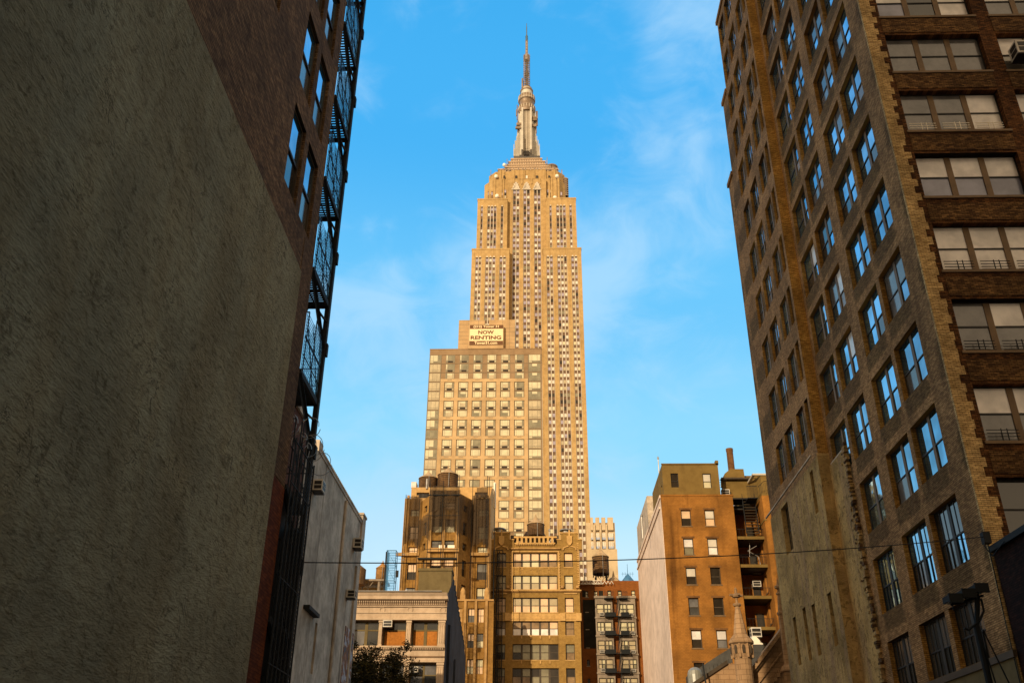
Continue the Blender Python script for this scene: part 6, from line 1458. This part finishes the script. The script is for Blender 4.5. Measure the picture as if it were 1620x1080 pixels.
# openings in the crown
for x, w_ in ((250, 30), (420, 32), (570, 32), (716, 38), (890, 34)): xx, zz = C9(x, 365, YK2-1); WALL_W.append((xx, YK2-0.78, zz-1.2, w_/9*0.30, 2.6, DARKP if x != 570 else WHITEP))
for x0, x1 in ((205, 238), (247, 280), (856, 890), (897, 932)):
    xx, zz = C9((x0+x1)/2, 672, YK1-0.5); z2 = C9(x0, 552, YK1-0.5)[1]; wv = (x1-x0)/9*0.30; span.box(xx-wv/2, xx+wv/2, YK1-0.12, YK1-0.003, zz, z2)
    for k in range(3): WALL_W.append((xx, YK1-0.22, zz+0.5+k*(z2-zz)/3, wv*0.8, 2.0, pick((DARKP, 2), (LILAC, 1), (CREAM2, 1))))
for x0, x1 in ((60, 88), (1048, 1080), (12, 28)):
    xx, zz = C9((x0+x1)/2, 672, YK1-0.5); z2 = C9(x0, 560, YK1-0.5)[1]; wv = (x1-x0)/9*0.30; span.box(xx-wv/2, xx+wv/2, YK1-0.12, YK1-0.003, zz, z2); WALL_W.append((xx, YK1-0.22, z2-2.6, wv*0.8, 2.0, LILAC))
# coping lines
cop = MB()
for (a, c, z, Yf) in ((E(95, 500)[0], E(309, 500)[0], zs1, YE), (E(499, 500)[0], E(719, 500)[0], zs1, YE), (E(128, 210, YU)[0], E(298, 210, YU)[0], zs2, YU), (E(517, 210, YU)[0], E(688, 210, YU)[0], zs2, YU)):
    cop.box(a-0.15, c+0.15, Yf-0.15, Yf+0.8, z, z+0.9)
    cop.box(a-0.15, a+0.8, Yf+0.8, YE+36, z, z+0.9); cop.box(c-0.8, c+0.15, Yf+0.8, YE+36, z, z+0.9)
build_each(cop, 'parapet', [ESB_STONE], t)
stone.build('stone_shaft', [ESB_STONE], t); build_each(span, 'spandrel', [ESB_SPAN], t); build_each(mull, 'mullion', [STEEL], t)
# windows: the hundred that show largest as parts, the others as one part
WALL_W.sort(key=lambda q: -(q[3]*q[4])/(1+0.0*(q[2])) if q[2] > 175 and q[0] > 5 and q[2] < 262 else 0)
single = {}
for (x, y, z, w_, h_, q) in WALL_W[:100]:
    k = (round(w_, 2), round(h_, 2), q.name)
    if k not in single:
        b = MB(); b.box(-w_/2, w_/2, 0, 0.08, 0, h_); me = bpy.data.meshes.new('window'); me.from_pydata(b.v, [], b.f); me.materials.append(q); me.update(); single[k] = me
    link('window', single[k], t, (x, y, z))
mesh_join_stuff('window', WALL_W[100:], t)
# stepped base of the mast
YM = 418.0; xm0 = P(833.3, 255, YM)[0]
b = MB()
def M9(x, y, Y=YM): return P(770+x/9, 240+y/9, Y)
for (x0, x1, yb_, yt_, dp) in ((165, 1000, 268, 240, 9.6), (262, 882, 245, 208, 8.8), (288, 858, 210, 178, 8.0), (315, 826, 180, 135, 7.2), (352, 782, 140, 95, 6.4)):
    xa, za = M9(x0, yb_, YM-dp); xb, zb = M9(x1, yt_, YM-dp)
    b.box(xa, xb, YM-dp, YM+dp, za-3, zb); b.box(xa-0.4, xb+0.4, YM-dp-0.4, YM+dp+0.4, zb-0.6, zb+0.05)
    n = int((xb-xa)/1.3)
    for k in range(n): x = xa+(k+0.5)*(xb-xa)/n; b.box(x-0.4, x+0.4, YM-dp-0.06, YM-dp-0.003, za-2.5 if za < zb else zb-2, zb-0.9, 1)
b.build('mast_base', [plain('grey roof metal', (0.46, 0.32, 0.19), 0.6, 0.3, 0.1), MASTD], t)
xa, za = M9(925, 245, YM-4); xr, zr = M9(925, 178, YM-4); b = MB(); b.lathe(xa, YM-4+3, [(3.3, za-2), (3.3, zr-1), (3.6, zr-0.9), (3.6, zr)], 20); b.build('roof_drum', [MASTD], t)
# mast shaft: four winged buttresses around a ribbed core
def M7(x, y, Y=YM): return P(800+x/7.2, 130+y/7.2, Y)
b = MB()
zs_ = lambda y: M7(240, y)[1]
wing = [(92, 862), (90, 790), (106, 770), (108, 690), (127, 680), (130, 600), (137, 500), (142, 400), (146, 352)]
wingr = [(393, 862), (386, 750), (368, 735), (364, 690), (350, 680), (350, 600), (345, 500), (343, 400), (340, 352)]
cx = xm0
lw = [(cx-(M7(240, y)[0]-M7(x, y)[0]), zs_(y)) for x, y in wing]; rw = [(cx+(M7(x, y)[0]-M7(240, y)[0]), zs_(y)) for x, y in wingr]
prof = lw+rw[::-1]
b.yprof(prof, YM-1.4, YM+1.4)
for (x0, z0_), (x1, z1_) in zip(lw, lw[1:]): pass
bx = [(YM+(x-cx)*1.0, z) for x, z in lw]+[(YM+(x-cx)*1.0, z) for x, z in rw[::-1]]
b.xprof(bx, cx-3.0, cx-2.0); b.xprof(bx, cx+2.0, cx+3.0)
# fluted fins on the wings
for k in range(7):
    for sgn in (-1, 1):
        x = cx+sgn*(2.9+0.75*k); zt_ = zs_(360+k*85 if k < 4 else 640+(k-4)*45); b.box(x-0.16, x+0.16, YM-1.9, YM-1.403, zs_(862), zt_)
build_each(b, 'mast_wing', [MAST], t)
b = MB(); hwc = M7(275, 600)[0]-M7(240, 600)[0]
core = [(cx-hwc-2.2, YM-3.0), (cx+hwc+2.2, YM-3.0), (cx+hwc+2.2, YM+3), (cx-hwc-2.2, YM+3)]
b.prism(core, zs_(865), zs_(355)); b.build('mast_core', [MAST], t)
b = MB(); b.box(cx-hwc, cx+hwc, YM-3.5, YM-3.003, zs_(800), zs_(345)); b.build('mast_glazing', [plain('mast glazing', (0.22, 0.17, 0.10), 0.25, 0.6, 0.2)], t)
b = MB()
for k in range(5): x = cx-hwc+k*hwc/2; b.box(x-0.22, x+0.22, YM-3.8, YM-3.503, zs_(830), zs_(345))
for k in range(26): z = zs_(790)+k*(zs_(350)-zs_(790))/26; b.box(cx-hwc, cx+hwc, YM-3.6, YM-3.503, z, z+0.25, 1)
b.build('mast_rib', [STEEL, MASTD], t)
b = MB(); b.box(cx-hwc*0.9, cx+hwc*0.9, YM-4.2, YM-3.003, zs_(880), zs_(835)); b.build('mast_door', [DARKP], t)
# drums and rings near the top
px7 = lambda w: (M7(240+w/2, 300)[0]-M7(240, 300)[0])
b = MB()
b.lathe(cx, YM, [(px7(190), zs_(372)), (px7(204), zs_(350)), (px7(204), zs_(338)), (px7(192), zs_(334)), (px7(192), zs_(318)), (px7(200), zs_(314)), (px7(200), zs_(300)), (px7(170), zs_(298)), (px7(160), zs_(262)), (px7(172), zs_(236)), (px7(190), zs_(232)), (px7(190), zs_(180)), (px7(182), zs_(178)), (px7(140), zs_(177))], 28)
b.build('observation_drum', [MASTD], t)
b = MB()
for k in range(20):
    a = 2*math.pi*k/20; r_ = px7(196); b.tube((cx+r_*math.cos(a), YM+r_*math.sin(a), zs_(345)), (cx+r_*math.cos(a), YM+r_*math.sin(a), zs_(305)), 0.25, 4); r_ = px7(192); b.tube((cx+r_*math.cos(a), YM+r_*math.sin(a), zs_(232)), (cx+r_*math.cos(a), YM+r_*math.sin(a), zs_(182)), 0.16, 4)
b.lathe(cx, YM, [(px7(197), zs_(222)), (px7(197), zs_(216))], 28); build_each(b, 'drum_railing', [STEEL], t)
b = MB(); b.lathe(cx, YM, [(px7(132), zs_(178)), (px7(132), zs_(120)), (px7(146), zs_(118)), (px7(146), zs_(108)), (px7(130), zs_(104)), (px7(118), zs_(86)), (px7(60), zs_(78))], 24); b.build('lantern', [MAST], t)
b = MB(); b.lathe(cx, YM, [(px7(147), zs_(119)), (px7(150), zs_(107))], 24); b.lathe(cx, YM, [(px7(120), zs_(88)), (px7(124), zs_(82))], 24); b.build('lantern_ring', [MASTD], t)
# lattice antenna
def M4(x, y): return P(700+x/4, 30+y/4, YM)
b = MB()
def lattice(x0, x1, yb_, yt_, n, rr):
    hw = (M4(x1, yb_)[0]-M4(x0, yb_)[0])/2; zb_, zt_ = M4(534, yb_)[1], M4(534, yt_)[1]
    P4 = [(cx-hw, YM-hw), (cx+hw, YM-hw), (cx+hw, YM+hw), (cx-hw, YM+hw)]
    for x, y in P4: b.tube((x, y, zb_), (x, y, zt_), rr, 4)
    for k in range(n):
        za, zc = zb_+(zt_-zb_)*k/n, zb_+(zt_-zb_)*(k+1)/n
        for i in range(4):
            p, q = P4[i], P4[(i+1) % 4]; b.tube((*p, za), (*q, zc), rr*0.7, 3); b.tube((*q, za), (*p, zc), rr*0.7, 3); b.tube((*p, zc), (*q, zc), rr*0.7, 3)
lattice(520, 549, 445, 262, 16, 0.22); lattice(528, 541, 240, 140, 12, 0.16)
z0_, z1_ = M4(534, 445)[1], M4(534, 262)[1]
b.box(cx-0.6, cx+0.6, YM-0.6, YM+0.6, z0_, z1_); 
for k in range(14):
    z = z0_+(z1_-z0_)*(k+0.5)/14
    b.box(cx-1.9, cx+1.9, YM-0.2, YM+0.2, z-0.12, z+0.12); b.box(cx-2.0, cx-1.75, YM-0.3, YM+0.3, z-0.6, z+0.6); b.box(cx+1.75, cx+2.0, YM-0.3, YM+0.3, z-0.6, z+0.6)
b.build('antenna_lattice', [ANT], t)
b = MB(); z = M4(534, 250)[1]; b.lathe(cx, YM, [(1.2, z-2.6), (1.8, z-2.0), (1.95, z-0.4), (1.7, z+0.2), (1.9, z+1.4), (1.85, z+1.9), (0.9, z+2.1)], 16)
for k in range(12): a = 6.283*k/12; b.tube((cx+2.0*math.cos(a), YM+2.0*math.sin(a), z-1), (cx+2.0*math.cos(a), YM+2.0*math.sin(a), z+2.6), 0.12, 4)
b.build('antenna_platform', [ANT], t)
b = MB(); z0_, z1_ = M4(534, 240)[1], M4(534, 142)[1]; b.tube((cx, YM, z0_), (cx, YM, z1_), 0.42, 8)
for k in range(10):
    z = z0_+(z1_-z0_)*(k+0.5)/10; b.lathe(cx, YM, [(0.5, z-0.7), (0.85, z), (0.5, z+0.7)], 10)
b.build('antenna_array', [STEEL], t)
b = MB(); z2_, z3_ = M4(534, 105)[1], M4(534, 66)[1]; b.tube((cx, YM, z1_), (cx, YM, z2_), 0.55, 8); b.tube((cx, YM, z2_), (cx, YM, z3_+2), 0.34, 6); b.tube((cx, YM, z3_+2), (cx, YM, z3_+5), 0.2, 6)
for k in range(5): z = z1_+(z2_-z1_)*k/5; b.box(cx-0.8, cx+0.8, YM-0.2, YM+0.2, z, z+0.3)
b.build('antenna_tip', [plain('blue grey tip', (0.07, 0.12, 0.16), 0.5, 0.4, 0.2)], t)
b = MB(); x, z = M4(506, 445); b.tube((x, YM-2, z-1), (x, YM-2, M4(506, 393)[1]), 0.5, 8)
for (x, y0, y1, r_) in ((473, 655, 560, 0.3), (471, 630, 590, 0.5), (598, 690, 600, 0.6), (594, 740, 640, 0.3), (494, 765, 730, 0.4), (478, 730, 660, 0.35)):
    xx, za = M4(x, y0); zb_ = M4(x, y1)[1]; b.tube((xx, YM-2, za), (xx, YM-2, zb_), r_, 5)
for (x, y) in ((486, 690), (480, 712), (585, 650), (578, 700), (580, 660)): xx, za = M4(x, y); b.box(xx-1.6, xx+1.6, YM-3.6, YM-2.5, za-0.8, za+0.8)
build_each(b, 'broadcast_panel', [MASTD], t)
b = MB()
for (x, y, h) in ((290, 105, 5.5), (860, 80, 7), (60, 262, 2), (1072, 258, 3), (848, 120, 3), (1062, 262, 2)):
    xx, zz = M9(x, y, YM-9); zb2 = zz-h; b.tube((xx, YM-9, zb2-2), (xx, YM-9, zz), 0.22, 4)
for k in range(16): xx, zz = M9(170+k*56+random.uniform(-12, 12), 262, YM-9.8); b.box(xx-0.35, xx+0.35, YM-10.2, YM-9.7, zz-0.4, zz+random.uniform(0.4, 1.4))
build_each(b, 'roof_aerial', [ANT], t)
b = MB(); xx, zz = C9(1140, 640, YK1+6); z2 = C9(1140, 380, YK1+6)[1]; b.box(xx-1.2, xx+0.2, YK1+5, YK1+7, zz, z2)
for k in range(9): z = zz+(z2-zz)*k/9; b.box(xx-1.8, xx+1.0, YK1+4.6, YK1+7, z, z+0.5)
b.build('cable_riser', [MASTD], t)
for (x, y, Yd, r_, lab) in ((135, 355, YK2-1.6, 1.1, 'white dish at the upper left of the skyscraper crown'), (1001, 350, YK2-1.6, 1.1, 'white dish at the upper right of the skyscraper crown'), (148, 635, YK1-2, 1.2, 'white dish on the left shoulder of the skyscraper, beside dark crown windows'), (970, 660, YK1-2, 1.2, 'white dish on the right shoulder of the skyscraper'), (250, 190, YM-11.5, 1.0, 'white dish on the roof steps left of the mast')):
    xx, zz = C9(x, y, Yd); b = MB(); b.lathe(xx, Yd, [(0.3, zz-r_), (r_*0.75, zz-r_*0.7), (r_, zz), (r_*0.75, zz+r_*0.7), (0.2, zz+r_)], 14); o = b.build('satellite_dish', [DISH], None, (xx, Yd, zz)); tag(o, lab, 'dish')

# far white slab beside the skyscraper
YW = 388.0
def PW(u, v, Y=YW): return P(u, v, Y)
t = thing('pale_office_slab', 'pale ribbed office block in the gap right of the skyscraper', 'building', (30, 480, 0))
x0, zt_ = PW(927, 818); x1, _ = PW(969.5, 818); x2, _ = PW(973, 880)
b = MB(); b.box(x0, x1+0.8, YW+1.2, YW+9, 0, zt_-2)
ribs = []
for (u0, u1) in ((934, 938), (942, 948), (951.5, 957.5), (961, 969.7)):
    xa, xb = PW(u0, 820)[0], PW(u1, 820)[0]; b.box(xa, xb, YW, YW+1.2, PW(940, 838)[1], zt_); ribs.append((xa, xb))
for (u0, u1) in ((938.3, 942), (948.5, 951.6), (957.7, 961)): xa, xb = PW(u0, 840)[0], PW(u1, 840)[0]; b.box(xa, xb, YW+0.2, YW+1.2, PW(940, 870)[1], zt_-3)
b.box(x0, x1+1.2, YW+0.1, YW+1.2, PW(940, 880)[1]-20, PW(940, 868)[1]); b.build('wall', [FARW], t)
for k in range(11):
    z = PW(950, 842)[1]-k*3.85
    for j, (xa, xb) in enumerate(ribs):
        if k > 3 and j < 3: continue
        b = MB(); b.box(xa+0.1, xb-0.1, YW+0.6, YW+1.15, z-1.9, z, 0); b.box(xa+0.1, xb-0.1, YW+0.55, YW+1.15, z-3.0, z-1.9, 1)
        n = 3 if j == 3 else 2
        for q in range(1, n): xx = xa+(xb-xa)*q/n; b.box(xx-0.12, xx+0.12, YW+0.5, YW+1.15, z-3.0, z, 2)
        b.box(xa+0.1, xb-0.1, YW+0.5, YW+0.58, z-3.05, z-2.9, 3); b.build('window', [WHITEP, plain('blue grey band', (0.30, 0.36, 0.48), 0.4, 0.4), STEEL, DARKP], t)

# ------------------------------------------------------------------ unseen blocks added behind the camera to keep the evening sun off the near walls
sh = thing('shade_block', 'plain brick block added unseen behind the viewpoint to shade the street', 'building', (-20, -60, 0))
hs = [(3+6*i, 6+6*i, 3+3.6*k, 5+3.6*k, dict(cols=1, split=0.5, fr=WFR, panes=(G_DARK, B_GREY), d=0.1)) for i in range(3) for k in range(6)]
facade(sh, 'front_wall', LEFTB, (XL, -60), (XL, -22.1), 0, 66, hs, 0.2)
b = MB(); b.prism([(-12, -60), (XL-0.5, -60), (XL-0.5, -22.1), (-12, -22.1)], 0, 65.9); b.build('outer_wall', [LEFTB], sh)

# ------------------------------------------------------------------ small roof pieces on the middle buildings
def roof_pipe(u, v, Y, h, label, r_=0.09, cap=True, m_=None):
    x, z = P(u, v, Y); b = MB(); b.tube((x, Y, z-h-1.2), (x, Y, z), r_, 8)
    if cap: b.lathe(x, Y, [(r_*1.9, z-0.15), (r_*1.9, z+0.02), (r_*0.4, z+0.22)], 10)
    o = b.build('vent_pipe', [m_ or GALV], None, (x, Y, z-h-1.2)); tag(o, label, 'pipe')
def roof_aerial(u, v, Y, h, label):
    x, z = P(u, v, Y); b = MB(); b.tube((x, Y, z-h-1.0), (x, Y, z), 0.035, 5)
    for k in range(4): b.tube((x-0.55+0.08*k, Y, z-0.15-k*0.28), (x+0.55-0.08*k, Y, z-0.15-k*0.28), 0.02, 4)
    o = b.build('aerial', [IRON], None, (x, Y, z-h-1.0)); tag(o, label, 'aerial')
roof_pipe(783, 763, 139.5, 3, 'tall white flue rising at the right edge of the ochre penthouse', 0.2, False, DISH)
roof_pipe(1015, 815, 108, 1.6, 'thin vent pipe on the grey block behind the whitewashed wall')
roof_pipe(1041, 724, 105, 2.5, 'short vent pipe on the olive penthouse roof', 0.06)
roof_aerial(1141, 757, 100.5, 1.2, 'small aerial on the corner of the olive penthouse')
roof_aerial(906, 835, 141, 1.5, 'small aerial on the right corner of the golden brick building')
roof_pipe(869, 838, 146, 1.5, 'vent pipe beside the dark tank on the golden brick roof')
roof_pipe(925, 908, 146, 1.2, 'vent pipe at the left end of the rust tenement roof')
roof_aerial(697, 907, 93, 1.0, 'small aerial on the olive roof hut of the beige building')
roof_pipe(690, 906, 93, 0.8, 'short vent pipe on the olive roof hut of the beige building')
roof_pipe(643, 934, 90, 0.7, 'short vent pipe on the beige building roof left of the hut')
roof_pipe(497, 700, 50.6, 0.9, 'bent black vent on the near corner of the grey rendered building', 0.08, True, IRON)

sh2 = thing('shade_block', 'unseen brick block added behind the viewpoint at right to dim the near walls', 'building', (22, -34, 0))  # second unseen block, added to cut the sky light on the near walls
hs = [(3+6*i, 6+6*i, 3+3.6*k, 5+3.6*k, dict(cols=1, split=0.5, fr=WFR, panes=(G_DARK, B_GREY), d=0.1)) for i in range(3) for k in range(6)]
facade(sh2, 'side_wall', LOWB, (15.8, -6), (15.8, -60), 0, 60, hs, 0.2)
b = MB(); b.prism([(16.3, -60), (30, -60), (30, -6), (16.3, -6)], 0, 59.9); b.build('outer_wall', [LOWB], sh2)
